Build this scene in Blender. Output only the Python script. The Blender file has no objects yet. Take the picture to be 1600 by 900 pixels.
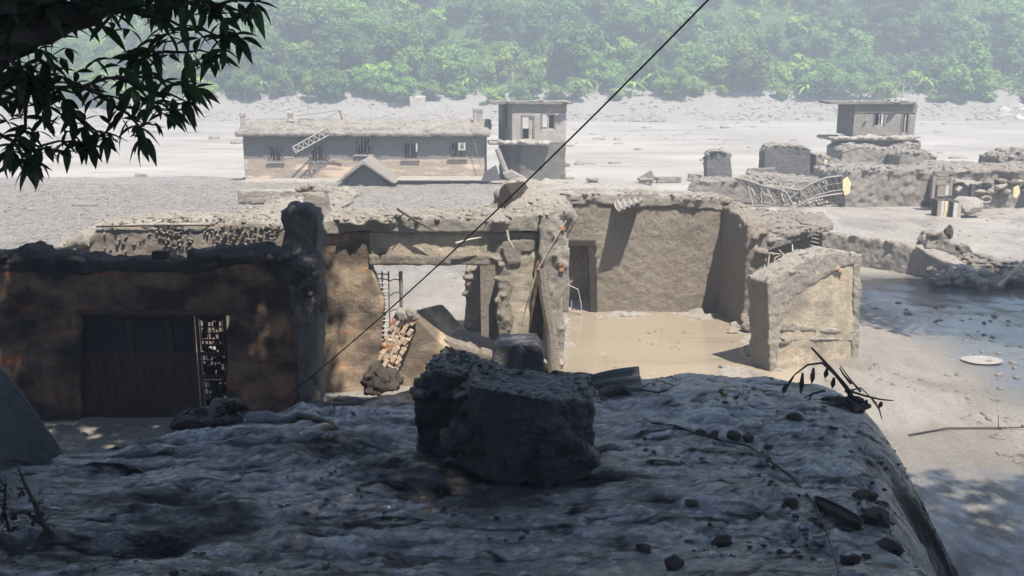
import bpy, bmesh, math, random
import numpy as np
from mathutils import Vector, Matrix, noise
random.seed(7)
rng = np.random.RandomState(11)
sc = bpy.context.scene
R = math.radians

HAZE = .0027
# ------------------------------------------------------------------ camera, sky, sun, exposure
F, H = 1500.0, 7.6
TH = math.atan(330 / 1500)
cam = bpy.data.cameras.new('camera'); cam.sensor_width = 36; cam.lens = 36 * F / 1600
cam.clip_start = .05; cam.clip_end = 3000
co = bpy.data.objects.new('camera', cam); sc.collection.objects.link(co)
co.location = (0, 0, H); co.rotation_euler = (math.pi / 2 - TH, 0, 0); sc.camera = co
SUN = Vector((.25, -.43, 1)).normalized()
w = bpy.data.worlds.new('World'); sc.world = w; w.use_nodes = True
nt = w.node_tree; sky = nt.nodes.new('ShaderNodeTexSky'); sky.sky_type = 'NISHITA'; sky.sun_disc = False
sky.sun_elevation = math.asin(SUN.z); sky.sun_rotation = math.atan2(SUN.x, SUN.y)
sky.air_density = 1.0; sky.dust_density = .4; sky.ozone_density = 4.0
nt.links.new(sky.outputs[0], nt.nodes['Background'].inputs[0]); nt.nodes['Background'].inputs[1].default_value = .095
sl = bpy.data.lights.new('sun', 'SUN'); sl.energy = 5.0; sl.angle = R(.53); sl.color = (1, .94, .86)
so = bpy.data.objects.new('sun', sl); sc.collection.objects.link(so); so.location = (10, -10, 60)
so.rotation_euler = SUN.to_track_quat('Z', 'Y').to_euler()
sc.view_settings.view_transform = 'Standard'; sc.view_settings.look = 'None'
sc.view_settings.exposure = 1.4; sc.view_settings.gamma = 1
cy = sc.cycles
cy.use_denoising = True; cy.use_adaptive_sampling = True; cy.adaptive_threshold = .025
cy.max_bounces = 5; cy.diffuse_bounces = 3; cy.glossy_bounces = 2; cy.volume_bounces = 0; cy.transparent_max_bounces = 4

# ------------------------------------------------------------------ helpers
def ray(px, py):
    cx, c = (px - 800) / F, (450 - py) / F
    return Vector((cx, math.cos(TH) + c * math.sin(TH), -math.sin(TH) + c * math.cos(TH)))
def W(px, py, Y):                       # survey point on the vertical plane y = Y
    d = ray(px, py); return Vector((d.x * Y / d.y, Y, H + d.z * Y / d.y))
def G(px, py, z=0):                     # survey point on the level z
    d = ray(px, py); s = (z - H) / d.z; return Vector((d.x * s, d.y * s, z))
def WP(px, py, A, B):                   # survey point on the vertical plane through A and B
    d = ray(px, py); n = Vector((B[1] - A[1], A[0] - B[0], 0)); s = (n.x * A[0] + n.y * A[1]) / (n.x * d.x + n.y * d.y)
    return Vector((d.x * s, d.y * s, H + d.z * s))

def hsh(ix, iy, seed):
    n = (ix.astype(np.int64) * 374761393 + iy.astype(np.int64) * 668265263 + seed * 1442695041) & 0xffffffff
    n = ((n ^ (n >> 13)) * 1274126177) & 0xffffffff
    return ((n ^ (n >> 16)) & 0xffffff) / float(0xffffff)
def vn(x, y, seed=0):
    x0, y0 = np.floor(x), np.floor(y); fx, fy = x - x0, y - y0
    fx = fx * fx * fx * (fx * (fx * 6 - 15) + 10); fy = fy * fy * fy * (fy * (fy * 6 - 15) + 10)
    a, b, c, d = hsh(x0, y0, seed), hsh(x0 + 1, y0, seed), hsh(x0, y0 + 1, seed), hsh(x0 + 1, y0 + 1, seed)
    return (a + (b - a) * fx) * (1 - fy) + (c + (d - c) * fx) * fy
def fbm(x, y, o=4, seed=0, g=.5):
    s, a, t = 0, 1., 0
    for i in range(o):
        c_, s_ = math.cos(i * .9), math.sin(i * .9)
        s = s + a * (vn((x * c_ - y * s_) * 2 ** i + 13.7 * i, (x * s_ + y * c_) * 2 ** i + 7.3 * i, seed + i) - .5); t += a; a *= g
    return s / t * 2
def sst(a, b, x):
    t = np.clip((x - a) / (b - a), 0, 1); return t * t * (3 - 2 * t)

def bankz(x, y):
    x = np.asarray(x, float); y = np.asarray(y, float)
    z = np.interp(y, [-70, -6, 0, 4, 8, 12, 15.5], [16, 8, 5.9, 4.7, 3.35, 2.85, 2.62])
    yc = np.interp(x, [-16, -9, -6.5, -4.5, -2.8, 0, 3, 5], [8.5, 9.2, 10.2, 12.2, 14.3, 15.0, 15.2, 14.6])
    wd = np.interp(x, [-16, -9, -6.5, -4.5, -2.8, 0, 5], [10, 9.5, 8.8, 6, 3.8, 2.6, 3])
    yc = yc + .35 * fbm(x * .9, y * 0 + 3, 3, 5)
    f1 = 1 - sst(yc, yc + wd, y)
    xr = np.interp(y, [-10, 1, 4, 6, 8, 10, 12, 14, 16], [60, 30, 3.8, 3.7, 4.2, 4.75, 5.35, 5.75, 5.75]) + .18 * fbm(y * .8, x * 0 + 9, 3, 8)
    f2 = 1 - sst(xr - .9, xr + 1.7, x) ** 1.15
    z = z + .26 * np.exp(-(((x - 3.2) / 1.9) ** 2 + ((y - 13.6) / 2.0) ** 2))
    return z * f1 * f2 - .35 * (1 - f1 * f2)
def gh(x, y):                           # mud flat level
    x = np.asarray(x, float); y = np.asarray(y, float)
    z = .10 * fbm(x * .12, y * .12, 3, 21) + .05 * fbm(x * .7, y * .7, 3, 22)
    gr = sst(3, -4, x) * sst(30, 34, y)                                    # gravelly field on the left
    z = z + gr * .07 * fbm(x * 2.2, y * 2.2, 3, 23)
    mound = np.exp(-(((x - 27) / 9) ** 2 + ((y - 67) / 7) ** 2)) * .5 + np.exp(-(((x - 33) / 6) ** 2 + ((y - 60) / 3) ** 2)) * .2
    z = z + mound
    z = z + np.exp(-(((x - 8.8) / 1.6) ** 2 + ((y - 22) / 2.2) ** 2)) * .25
    room = sst(.6, 1.9, x) * sst(8.2 + .3 * fbm(y, x * 0, 2, 33), 6.6, x) * sst(21.6 + .5 * fbm(x * .8, y * 0, 2, 34), 24.4, y) * sst(32.4, 31.4, y)
    z = z * (1 - .95 * room) - .17 * room
    shore = np.interp(x, [-90, -20, 0, 8, 14, 22, 34, 60, 90], [74, 76, 78, 76, 60, 74, 76, 70, 70]) + 1.5 * fbm(x * .15, x * 0, 3, 31)
    z = z - .9 * sst(shore - 3, shore + 6, y)
    return z
def ground(x, y): return float(max(gh(x, y), bankz(x, y)))

def near(px):
    return next(v for k_, v in ((170, 'at the far left'), (330, 'behind the hanging branch'), (440, 'above the left end of the long building'), (500, 'above the lattice mast'), (570, 'above the gabled porch'), (650, 'above the middle of the long building'), (760, 'above the right end of the long building'), (860, 'above the two storey house'),
        (925, 'just right of the two storey house'), (990, 'where the cable crosses the far bank'), (1060, 'right of where the cable crosses'), (1130, 'above the rounded mud block'), (1200, 'above the big mud box'), (1300, 'left of the sunken house roof'), (1430, 'above the sunken house'), (1510, 'right of the sunken house'), (9999, 'at the far right edge')) if px < k_)
def link(o, parent=None):
    sc.collection.objects.link(o)
    if parent is not None: o.parent = parent
    return o
def props(o, label=None, cat=None, group=None, kind=None):
    for k, v in (('label', label), ('category', cat), ('group', group), ('kind', kind)):
        if v: o[k] = v
    return o
def T(name, label, cat, loc, group=None, rz=0):
    o = bpy.data.objects.new(name, None); o.empty_display_size = .2
    o.location = loc; o.rotation_euler.z = rz; link(o); return props(o, label, cat, group)
def place(name, me, mat, parent=None, base=None):     # mesh is in world coordinates
    if isinstance(me, bmesh.types.BMesh):
        m = bpy.data.meshes.new(name); me.to_mesh(m); me.free(); me = m
    me.name = name
    if mat is not None:
        me.materials.clear(); me.materials.append(mat)
    o = bpy.data.objects.new(name, me)
    if parent is not None:
        l = Vector((0, 0, 0)); p = parent
        while p is not None: l += p.location; p = p.parent
        me.transform(Matrix.Translation(-l)); link(o, parent)
    else:
        v = np.empty(len(me.vertices) * 3); me.vertices.foreach_get('co', v); v = v.reshape(-1, 3)
        c = Vector(((v[:, 0].min() + v[:, 0].max()) / 2, (v[:, 1].min() + v[:, 1].max()) / 2, v[:, 2].min())) if base is None else Vector(base)
        me.transform(Matrix.Translation(-c)); o.location = c; link(o)
    return o
def prism(bm, pts, ext):
    ext = Vector(ext); a = [bm.verts.new(p) for p in pts]; b = [bm.verts.new(Vector(p) + ext) for p in pts]
    fs = [bm.faces.new(a), bm.faces.new(b[::-1])]
    n = len(a)
    for i in range(n): fs.append(bm.faces.new((a[i], b[i], b[(i + 1) % n], a[(i + 1) % n])))
    bmesh.ops.triangulate(bm, faces=fs[:2]); return bm
def fixn(bm): bmesh.ops.recalc_face_normals(bm, faces=bm.faces)
def box(bm, lo, hi, rz=0, piv=None, M=None):
    vs = [Vector((x, y, z)) for x in (lo[0], hi[0]) for y in (lo[1], hi[1]) for z in (lo[2], hi[2])]
    if rz:
        p = Vector(piv) if piv is not None else Vector(((lo[0] + hi[0]) / 2, (lo[1] + hi[1]) / 2, 0)); m = Matrix.Rotation(rz, 4, 'Z')
        vs = [m @ (v - p) + p for v in vs]
    if M is not None: vs = [M @ v for v in vs]
    v = [bm.verts.new(p) for p in vs]
    for f in ((0, 1, 3, 2), (4, 6, 7, 5), (0, 4, 5, 1), (2, 3, 7, 6), (0, 2, 6, 4), (1, 5, 7, 3)): bm.faces.new([v[i] for i in f])
    return bm
def NB(): return bmesh.new()
def tube(bm, pts, rad, n=6, cap=True):
    pts = [Vector(p) for p in pts]; rings = []
    if not hasattr(rad, '__len__'): rad = [rad] * len(pts)
    up = Vector((0, 0, 1))
    for i, p in enumerate(pts):
        d = (pts[min(i + 1, len(pts) - 1)] - pts[max(i - 1, 0)]).normalized()
        s = d.cross(up)
        if s.length < .05: s = d.cross(Vector((1, 0, 0)))
        s.normalize(); t = s.cross(d)
        rings.append([bm.verts.new(p + (s * math.cos(a) + t * math.sin(a)) * rad[i]) for a in [2 * math.pi * k / n for k in range(n)]])
    for a, b in zip(rings, rings[1:]):
        for k in range(n): bm.faces.new((a[k], a[(k + 1) % n], b[(k + 1) % n], b[k]))
    if cap: bm.faces.new(rings[0][::-1]); bm.faces.new(rings[-1])
    return bm
_tex = {}
SCR = bpy.data.scenes.new('scratch')
def ctex(size, depth=3, typ='CLOUDS'):
    k = (size, depth, typ)
    if k not in _tex:
        t = bpy.data.textures.new('relief', typ); t.noise_scale = size
        if typ == 'CLOUDS': t.noise_depth = depth
        _tex[k] = t
    return _tex[k]
def rough(name, bm, mat, parent=None, voxel=.07, disp=((1.1, .22), (.25, .07)), smooth=True, base=None):
    """closed shells in world coordinates -> one skin with worn edges and clinging mud"""
    fixn(bm); me = bpy.data.meshes.new('tmp'); bm.to_mesh(me); bm.free()
    o = bpy.data.objects.new('tmp', me); SCR.collection.objects.link(o)
    m = o.modifiers.new('r', 'REMESH'); m.mode = 'VOXEL'; m.voxel_size = voxel; m.use_smooth_shade = smooth
    s = o.modifiers.new('s', 'SMOOTH'); s.factor = .5; s.iterations = 2
    for sz, st in tuple((a, b * (.75 if a > .3 else .7)) for a, b in disp) + ((max(.05, voxel * 1.7), voxel * .45),):
        d = o.modifiers.new('d', 'DISPLACE'); d.texture = ctex(sz); d.strength = st; d.mid_level = .5; d.texture_coords = 'LOCAL'
    with bpy.context.temp_override(scene=SCR, view_layer=SCR.view_layers[0]): dg = bpy.context.evaluated_depsgraph_get(); dg.update()
    out = bpy.data.meshes.new_from_object(o.evaluated_get(dg)); bpy.data.objects.remove(o)
    return place(name, out, mat, parent, base)
def holes(bm, A, B, z0, z1, th, hs, n=None):
    """wall from A to B (xy), thickness th going away from the camera, with openings (u0,u1,z0,z1) in metres along it"""
    A = Vector((A[0], A[1], 0)); B = Vector((B[0], B[1], 0)); d = (B - A); L = d.length; d.normalize(); nn = Vector((-d.y, d.x, 0))
    if nn.y < 0: nn = -nn
    us = sorted({0, L} | {h[0] for h in hs} | {h[1] for h in hs}); zs = sorted({z0, z1} | {h[2] for h in hs} | {h[3] for h in hs})
    us = [u for u in us if 0 <= u <= L]; zs = [z for z in zs if z0 <= z <= z1]
    for i in range(len(us) - 1):
        for j in range(len(zs) - 1):
            uc, zc = (us[i] + us[i + 1]) / 2, (zs[j] + zs[j + 1]) / 2
            if any(h[0] < uc < h[1] and h[2] < zc < h[3] for h in hs): continue
            a, b, c, e = us[i], us[i + 1], zs[j], zs[j + 1]
            prism(bm, [A + d * a + Vector((0, 0, c)), A + d * b + Vector((0, 0, c)), A + d * b + Vector((0, 0, e)), A + d * a + Vector((0, 0, e))], nn * th)
    return bm
def fastmesh(name, V, Q):
    V = np.asarray(V, np.float32).reshape(-1, 3); Q = np.asarray(Q, np.int32); k = Q.shape[1]
    me = bpy.data.meshes.new(name); me.vertices.add(len(V)); me.vertices.foreach_set('co', V.ravel())
    me.loops.add(Q.size); me.loops.foreach_set('vertex_index', Q.ravel()); me.polygons.add(len(Q))
    me.polygons.foreach_set('loop_start', np.arange(0, Q.size, k, dtype=np.int32)); me.polygons.foreach_set('loop_total', np.full(len(Q), k, np.int32))
    me.update(calc_edges=True); return me
def sheet(name, xs, ys, fn, mat):
    X, Y = np.meshgrid(xs, ys); Z = fn(X, Y); n, m = len(xs), len(ys)
    V = np.stack([X, Y, Z], -1).reshape(-1, 3)
    i = (np.arange(m - 1)[:, None] * n + np.arange(n - 1)[None, :]).ravel()
    me = fastmesh(name, V, np.stack([i, i + 1, i + n + 1, i + n], 1)); me.shade_smooth(); me.materials.append(mat)
    o = bpy.data.objects.new(name, me); link(o); o['kind'] = 'structure'; return o
def copy(o, parent=None, kids=True):
    c = o.copy(); sc.collection.objects.link(c); c.parent = parent
    if kids:
        for ch in [q for q in bpy.data.objects if q.parent == o]: copy(ch, c)
    return c

# ------------------------------------------------------------------ materials
class N:
    def __init__(s, name):
        s.m = bpy.data.materials.new(name); s.m.use_nodes = True; s.t = s.m.node_tree; s.b = s.t.nodes['Principled BSDF']
        s.pos = s.t.nodes.new('ShaderNodeNewGeometry').outputs['Position']
    def lk(s, a, b): s.t.links.new(a, b)
    def noise(s, scale, detail=5, rough=.6, stretch=None, vec=None, dist=0):
        v = vec or s.pos
        if stretch:
            mp = s.t.nodes.new('ShaderNodeMapping'); mp.inputs['Scale'].default_value = stretch; s.lk(v, mp.inputs[0]); v = mp.outputs[0]
        n = s.t.nodes.new('ShaderNodeTexNoise'); n.inputs['Scale'].default_value = scale; n.inputs['Detail'].default_value = detail
        n.inputs['Roughness'].default_value = rough; n.inputs['Distortion'].default_value = dist; s.lk(v, n.inputs['Vector']); return n.outputs[0]
    def ramp(s, f, a, b, c0=(0, 0, 0), c1=(1, 1, 1)):
        r = s.t.nodes.new('ShaderNodeValToRGB'); e = r.color_ramp.elements; e[0].position = a; e[1].position = b
        e[0].color = (*c0, 1); e[1].color = (*c1, 1); s.lk(f, r.inputs[0]); return r.outputs[0]
    def mix(s, f, a, b, mode='MIX'):
        n = s.t.nodes.new('ShaderNodeMix'); n.data_type = 'RGBA'; n.blend_type = mode
        for k, v in ((0, f), (6, a), (7, b)):
            if isinstance(v, (int, float)): n.inputs[k].default_value = v
            elif isinstance(v, tuple): n.inputs[k].default_value = (*v, 1)
            else: s.lk(v, n.inputs[k])
        return n.outputs[2]
    def math(s, op, a, b=0.):
        n = s.t.nodes.new('ShaderNodeMath'); n.operation = op
        for k, v in ((0, a), (1, b)):
            if isinstance(v, (int, float)): n.inputs[k].default_value = v
            else: s.lk(v, n.inputs[k])
        return n.outputs[0]
    def z(s):
        n = s.t.nodes.new('ShaderNodeSeparateXYZ'); s.lk(s.pos, n.inputs[0]); return n.outputs
    def bump(s, h, st=.5, d=.03, prev=None):
        n = s.t.nodes.new('ShaderNodeBump'); n.inputs['Strength'].default_value = st; n.inputs['Distance'].default_value = d
        s.lk(h, n.inputs['Height'])
        if prev is not None: s.lk(prev, n.inputs['Normal'])
        return n.outputs[0]
    def done(s, col, rough_=.9, nrm=None, spec=.3):
        if isinstance(col, tuple): s.b.inputs['Base Color'].default_value = (*col, 1)
        else: s.lk(col, s.b.inputs['Base Color'])
        if isinstance(rough_, (int, float)): s.b.inputs['Roughness'].default_value = rough_
        else: s.lk(rough_, s.b.inputs['Roughness'])
        s.b.inputs['Specular IOR Level'].default_value = spec
        if nrm is not None: s.lk(nrm, s.b.inputs['Normal'])
        return s.m
def m_mud(name, a, b, rough_=.85, sc1=1.3, b1=(1, .16), b2=(1, .06), spec=.25, stretch=None):
    n = N(name); big = n.noise(sc1, 6, .6, stretch); fine = n.noise(9, 6, .7, stretch); grit = n.noise(38, 3, .7)
    c = n.ramp(big, .3, .7, a, b); c = n.mix(n.math('MULTIPLY', n.ramp(n.noise(.55, 5, .65, (1, 1, .5)), .5, .66), .42), c, tuple(v * .5 for v in a)); c = n.mix(n.ramp(fine, .35, .7), n.mix(.55, c, tuple(v * .62 for v in a)), c)
    c = n.mix(n.ramp(grit, .45, .75), c, n.mix(.5, c, tuple(min(1, v * 1.25) for v in b)))
    nr = n.bump(fine, *b1); nr = n.bump(grit, *b2, prev=nr)
    return n.done(c, rough_, nr, spec)
def m_plain(name, c, rough_=.7, metal=0, var=.3, bs=14):
    n = N(name); f = n.noise(bs, 5, .65); col = n.ramp(f, .3, .75, tuple(v * (1 - var) for v in c), tuple(v * (1 + var * .6) for v in c))
    n.b.inputs['Metallic'].default_value = metal; return n.done(col, rough_, n.bump(f, .5, .01))

# dried mud on walls and roofs
MUD = m_mud('dried_mud', (.40, .35, .29), (.515, .465, .40))
MUDG = m_mud('grey_dried_mud', (.325, .285, .24), (.43, .385, .335), b1=(1, .2))
MUDW = m_mud('mud_plastered_wall', (.295, .245, .19), (.395, .34, .28), sc1=.8, b1=(1, .16), b2=(1, .05))
MUDD = m_mud('dark_damp_mud', (.095, .078, .064), (.155, .132, .11), rough_=.75, spec=.2)
def m_ground():
    n = N('flood_mud'); x, y, z = n.z()[0], n.z()[1], n.z()[2]
    big = n.noise(.22, 5, .6, (1, .6, 1)); mid = n.noise(1.6, 6, .65, (1, .55, 1)); fine = n.noise(7, 6, .7); grit = n.noise(26, 4, .75)
    c = n.ramp(big, .3, .7, (.31, .275, .235), (.415, .38, .335)); c = n.mix(n.ramp(mid, .38, .62), n.mix(.5, c, (.25, .215, .175)), c)
    grav = n.math('MULTIPLY', n.ramp(x, 0, 1), 1)
    # gravelly crust on the left behind the ruins
    mr = n.t.nodes.new('ShaderNodeMapRange'); n.lk(x, mr.inputs[0]); mr.inputs[1].default_value = 3; mr.inputs[2].default_value = -4
    mr2 = n.t.nodes.new('ShaderNodeMapRange'); n.lk(y, mr2.inputs[0]); mr2.inputs[1].default_value = 32; mr2.inputs[2].default_value = 40
    g = n.math('MULTIPLY', mr.outputs[0], mr2.outputs[0])
    vor = n.t.nodes.new('ShaderNodeTexVoronoi'); vor.inputs['Scale'].default_value = 4.5; n.lk(n.pos, vor.inputs[0])
    gc = n.mix(n.ramp(vor.outputs[0], .1, .75), (.30, .275, .245), (.17, .155, .14))
    c = n.mix(n.math('MULTIPLY', g, .75), c, gc)
    # damp patches
    damp = n.ramp(n.noise(.35, 4, .6, (1, .7, 1)), .50, .62)
    c = n.mix(n.math('MULTIPLY', damp, .45), c, (.21, .18, .15))
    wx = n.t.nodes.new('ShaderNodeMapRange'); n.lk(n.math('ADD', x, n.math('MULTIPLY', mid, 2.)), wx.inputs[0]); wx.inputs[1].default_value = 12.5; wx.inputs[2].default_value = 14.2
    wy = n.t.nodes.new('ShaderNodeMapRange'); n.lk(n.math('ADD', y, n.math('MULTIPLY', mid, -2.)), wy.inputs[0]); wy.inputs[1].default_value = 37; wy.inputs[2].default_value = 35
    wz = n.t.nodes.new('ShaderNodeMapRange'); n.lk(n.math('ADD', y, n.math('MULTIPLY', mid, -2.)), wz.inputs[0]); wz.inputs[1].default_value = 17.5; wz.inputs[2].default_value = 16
    wet = n.math('MAXIMUM', n.math('MULTIPLY', wx.outputs[0], wy.outputs[0]), n.math('MULTIPLY', wz.outputs[0], n.math('MULTIPLY', n.ramp(mid, .4, .6), .75))); wet = n.math('MULTIPLY', wet, n.ramp(big, .2, .4))  # wet mud plus tree shade painted dark, mid right and lower right
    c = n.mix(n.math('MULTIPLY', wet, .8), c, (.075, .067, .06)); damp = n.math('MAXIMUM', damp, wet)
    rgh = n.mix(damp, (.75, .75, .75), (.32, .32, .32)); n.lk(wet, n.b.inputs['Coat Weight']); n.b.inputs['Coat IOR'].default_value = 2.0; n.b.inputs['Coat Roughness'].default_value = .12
    h = n.math('ADD', n.math('MULTIPLY', mid, .8), n.math('MULTIPLY', fine, .5)); h2 = n.math('ADD', grit, n.math('MULTIPLY', n.math('MULTIPLY', vor.outputs[0], g), -1.5))
    nr = n.bump(h, 1, .20); nr = n.bump(h2, 1, .06, nr)
    n.lk(n.bump(mid, .8, .06), n.b.inputs['Coat Normal'])
    return n.done(c, rgh, nr, .35)
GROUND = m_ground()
def m_bank():
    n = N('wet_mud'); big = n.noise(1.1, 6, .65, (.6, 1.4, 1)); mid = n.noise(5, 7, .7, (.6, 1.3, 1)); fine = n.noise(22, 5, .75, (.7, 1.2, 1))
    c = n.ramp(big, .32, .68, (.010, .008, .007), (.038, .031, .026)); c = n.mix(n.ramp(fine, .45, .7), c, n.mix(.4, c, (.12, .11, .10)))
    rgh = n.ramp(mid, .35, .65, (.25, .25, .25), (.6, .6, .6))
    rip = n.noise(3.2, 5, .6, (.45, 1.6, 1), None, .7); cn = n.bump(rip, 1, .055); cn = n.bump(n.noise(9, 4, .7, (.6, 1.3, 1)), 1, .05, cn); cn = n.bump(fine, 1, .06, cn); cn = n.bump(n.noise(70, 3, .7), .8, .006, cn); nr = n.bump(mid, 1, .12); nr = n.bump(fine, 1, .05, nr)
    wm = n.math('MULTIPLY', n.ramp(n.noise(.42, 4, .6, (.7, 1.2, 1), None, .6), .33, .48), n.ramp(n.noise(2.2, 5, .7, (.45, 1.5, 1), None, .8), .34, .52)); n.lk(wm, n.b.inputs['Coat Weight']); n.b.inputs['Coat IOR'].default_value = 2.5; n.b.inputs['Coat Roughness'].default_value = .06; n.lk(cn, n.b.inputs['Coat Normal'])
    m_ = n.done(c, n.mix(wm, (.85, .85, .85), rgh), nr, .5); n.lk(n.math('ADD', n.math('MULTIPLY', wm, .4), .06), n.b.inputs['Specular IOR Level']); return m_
BANK = m_bank()
def m_water(name, a, b, rough_, st, d, stretch=(.35, 1, 1), s=1.2, spec=.5):
    n = N(name); f = n.noise(s, 4, .6, stretch); g = n.noise(.12, 4, .6, (.4, 1, 1)); h = n.noise(.5, 5, .7, (.15, 1, 1))
    c = n.mix(n.ramp(g, .35, .65), a, b); c = n.mix(n.ramp(h, .55, .72), c, tuple(v * .75 for v in a)); sc_ = n.ramp(n.noise(1.3, 6, .7, (.5, 1, 1), None, 1.5), .60, .66); c = n.mix(n.math('MULTIPLY', sc_, .55), c, tuple(min(1, v * 1.3) for v in b)); return n.done(c, rough_, n.bump(f, st, d), spec)
RIVER = m_water('silty_river_water', (.22, .20, .175), (.33, .305, .27), .65, 1, .3, spec=.15)
POOL = m_water('brown_pool_water', (.215, .175, .125), (.27, .225, .165), .08, .3, .02, (1, 1, 1), 2.2)
PUD = m_water('pale_puddle_water', (.24, .215, .185), (.27, .245, .21), .45, .1, .01, (1, 1, 1), 2)
def m_plaster(name='stained_plaster', clean=(.42, .33, .21), brickc=(.34, .145, .075), mudc=(.10, .078, .06), lo=.42, hi=.60, z0=None):
    n = N(name); st = n.noise(.9, 6, .6, (1, 1, 1.6)); drip = n.noise(2.2, 5, .6, (2.2, 2.2, .35)); patch = n.noise(1.7, 5, .6, (.7, .7, 2.2)); fine = n.noise(16, 5, .7)
    c = n.mix(n.ramp(fine, .3, .7), tuple(v * .8 for v in clean), clean)
    c = n.mix(n.ramp(patch, .58, .62), c, brickc)
    c = n.mix(n.ramp(drip, .45, .7), c, n.mix(.5, c, mudc))
    c = n.mix(n.ramp(st, lo, hi), n.mix(.12, mudc, c), c)
    return n.done(c, .8, n.bump(n.math('ADD', fine, n.math('MULTIPLY', st, 2.)), .8, .03), .25)
PLAST = m_plaster()
PLASTD = m_plaster('dark_stained_wall', (.225, .14, .085), (.33, .12, .055), (.032, .024, .019), .42, .60)
PLASTM = m_plaster('brown_stained_plaster', (.31, .235, .16), (.38, .20, .11), (.08, .062, .046), .44, .60)
PLASTC = m_plaster('ochre_plaster', (.385, .325, .24), (.45, .35, .26), (.19, .165, .13), .37, .52)
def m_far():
    """flood marked rendered wall: eave shade and wet painted dark above, brown silt streaks below the water line"""
    n = N('flood_marked_eave_shade_wall'); z = n.z()[2]; st = n.noise(.8, 5, .6, (.35, .35, 2.5)); f = n.noise(7, 5, .7)
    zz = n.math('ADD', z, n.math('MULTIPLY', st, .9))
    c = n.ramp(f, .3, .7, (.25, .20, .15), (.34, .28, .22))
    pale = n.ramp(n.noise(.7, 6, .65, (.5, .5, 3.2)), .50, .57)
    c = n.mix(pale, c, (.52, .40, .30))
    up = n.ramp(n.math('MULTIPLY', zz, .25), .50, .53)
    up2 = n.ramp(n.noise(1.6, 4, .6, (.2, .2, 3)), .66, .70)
    c = n.mix(up, c, n.mix(up2, (.155, .145, .135), (.45, .33, .24)))  # upper wall coloured darker for eave shade and wet
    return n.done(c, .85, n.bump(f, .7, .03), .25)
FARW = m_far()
PALE = m_mud('pale_peeling_render', (.40, .35, .30), (.58, .53, .47), sc1=2.5)
SLABM = m_mud('concrete_slab', (.22, .20, .175), (.31, .285, .255), sc1=2)
CONC = m_mud('rough_concrete', (.11, .108, .105), (.165, .162, .158), sc1=3, b1=(.35, .015), b2=(.6, .012), rough_=.9)
ROCK = m_mud('mud_slicked_masonry', (.034, .029, .025), (.075, .066, .058), rough_=.5, sc1=2.2, spec=.6, b1=(1, .05), b2=(.9, .02))
BRICK = m_plain('broken_brick', (.43, .31, .215), .85, 0, .35, 9)
BRICKO = m_plain('orange_brick', (.36, .16, .085), .85, 0, .3, 9)
STEEL = m_plain('mud_caked_steel', (.20, .18, .16), .6, .2, .35, 10)
GREYST = m_plain('pale_mud_coated_steel', (.31, .285, .25), .6, .1, .2, 8)
RUST = m_plain('dark_rusty_steel', (.055, .042, .035), .6, .3, .4, 12)
DARKW = m_plain('wet_dark_wood', (.085, .052, .033), .8, 0, .45, 9)
WOOD = m_plain('muddy_timber', (.26, .225, .18), .8, 0, .35, 8)
PALEW = m_plain('bleached_timber', (.36, .32, .26), .8, 0, .2, 8)
TWIG = m_plain('muddy_twig', (.045, .036, .028), .6, 0, .4, 20)
BARK = m_plain('bark', (.05, .04, .032), .85, 0, .4, 12)
CABLE = m_plain('black_cable', (.012, .012, .012), .5, 0, .2, 20)
YELL = m_plain('yellow_painted_panel', (.62, .52, .30), .6, 0, .25, 9)
WHITE = m_plain('off_white_panel', (.48, .45, .39), .6, 0, .2, 7)
CORR = m_mud('mud_coated_sheet_metal', (.19, .17, .15), (.29, .265, .235), rough_=.6, sc1=3, spec=.4, b1=(.5, .02), b2=(.5, .01))
CORRD = m_mud('wet_sheet_metal', (.08, .073, .066), (.15, .14, .13), rough_=.35, sc1=3, spec=.6, b1=(.5, .02), b2=(.5, .01))
def m_leaf(name, a, b, rough_=.55, sc_=.5):
    n = N(name); oi = n.t.nodes.new('ShaderNodeObjectInfo').outputs['Random']; f = n.noise(sc_, 4, .6); g = n.noise(3.5, 2, .6)
    c = n.mix(n.ramp(f, .32, .68), a, b); c = n.mix(n.ramp(g, .4, .65), c, n.mix(.5, c, tuple(v * 1.5 for v in b)))
    hs = n.t.nodes.new('ShaderNodeHueSaturation'); n.lk(c, hs.inputs['Color'])
    n.lk(n.math('ADD', n.math('MULTIPLY', oi, .035), .482), hs.inputs['Hue']); n.lk(n.math('ADD', n.math('MULTIPLY', oi, .6), .7), hs.inputs['Value'])
    m = n.done(hs.outputs[0], rough_, None, .3)
    tr = n.t.nodes.new('ShaderNodeBsdfTranslucent'); n.lk(hs.outputs[0], tr.inputs[0]); ms = n.t.nodes.new('ShaderNodeMixShader'); ms.inputs[0].default_value = .38
    out = n.t.nodes['Material Output']; n.lk(n.b.outputs[0], ms.inputs[1]); n.lk(tr.outputs[0], ms.inputs[2]); n.lk(ms.outputs[0], out.inputs[0]); return m
LEAF_D = m_leaf('deep_green_leaves', (.05, .10, .025), (.095, .18, .04))
LEAF_M = m_leaf('mid_green_leaves', (.085, .16, .035), (.165, .27, .05))
LEAF_Y = m_leaf('yellow_green_leaves', (.15, .25, .045), (.26, .38, .07))
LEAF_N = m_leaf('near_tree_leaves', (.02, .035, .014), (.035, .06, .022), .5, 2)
def m_hill():
    n = N('hill_soil_and_creepers'); z = n.z()[2]; f = n.noise(.35, 6, .7); g = n.noise(2.2, 6, .7)
    mud = n.ramp(g, .3, .7, (.22, .20, .175), (.33, .305, .27)); veg = n.ramp(g, .35, .65, (.03, .06, .02), (.07, .13, .035))
    k = n.math('ADD', n.math('MULTIPLY', z, .1), n.math('MULTIPLY', f, .9)); return n.done(n.mix(n.ramp(k, .93, .97), mud, veg), .9, n.bump(g, 1, .5), .2)
HILL = m_hill()

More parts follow.
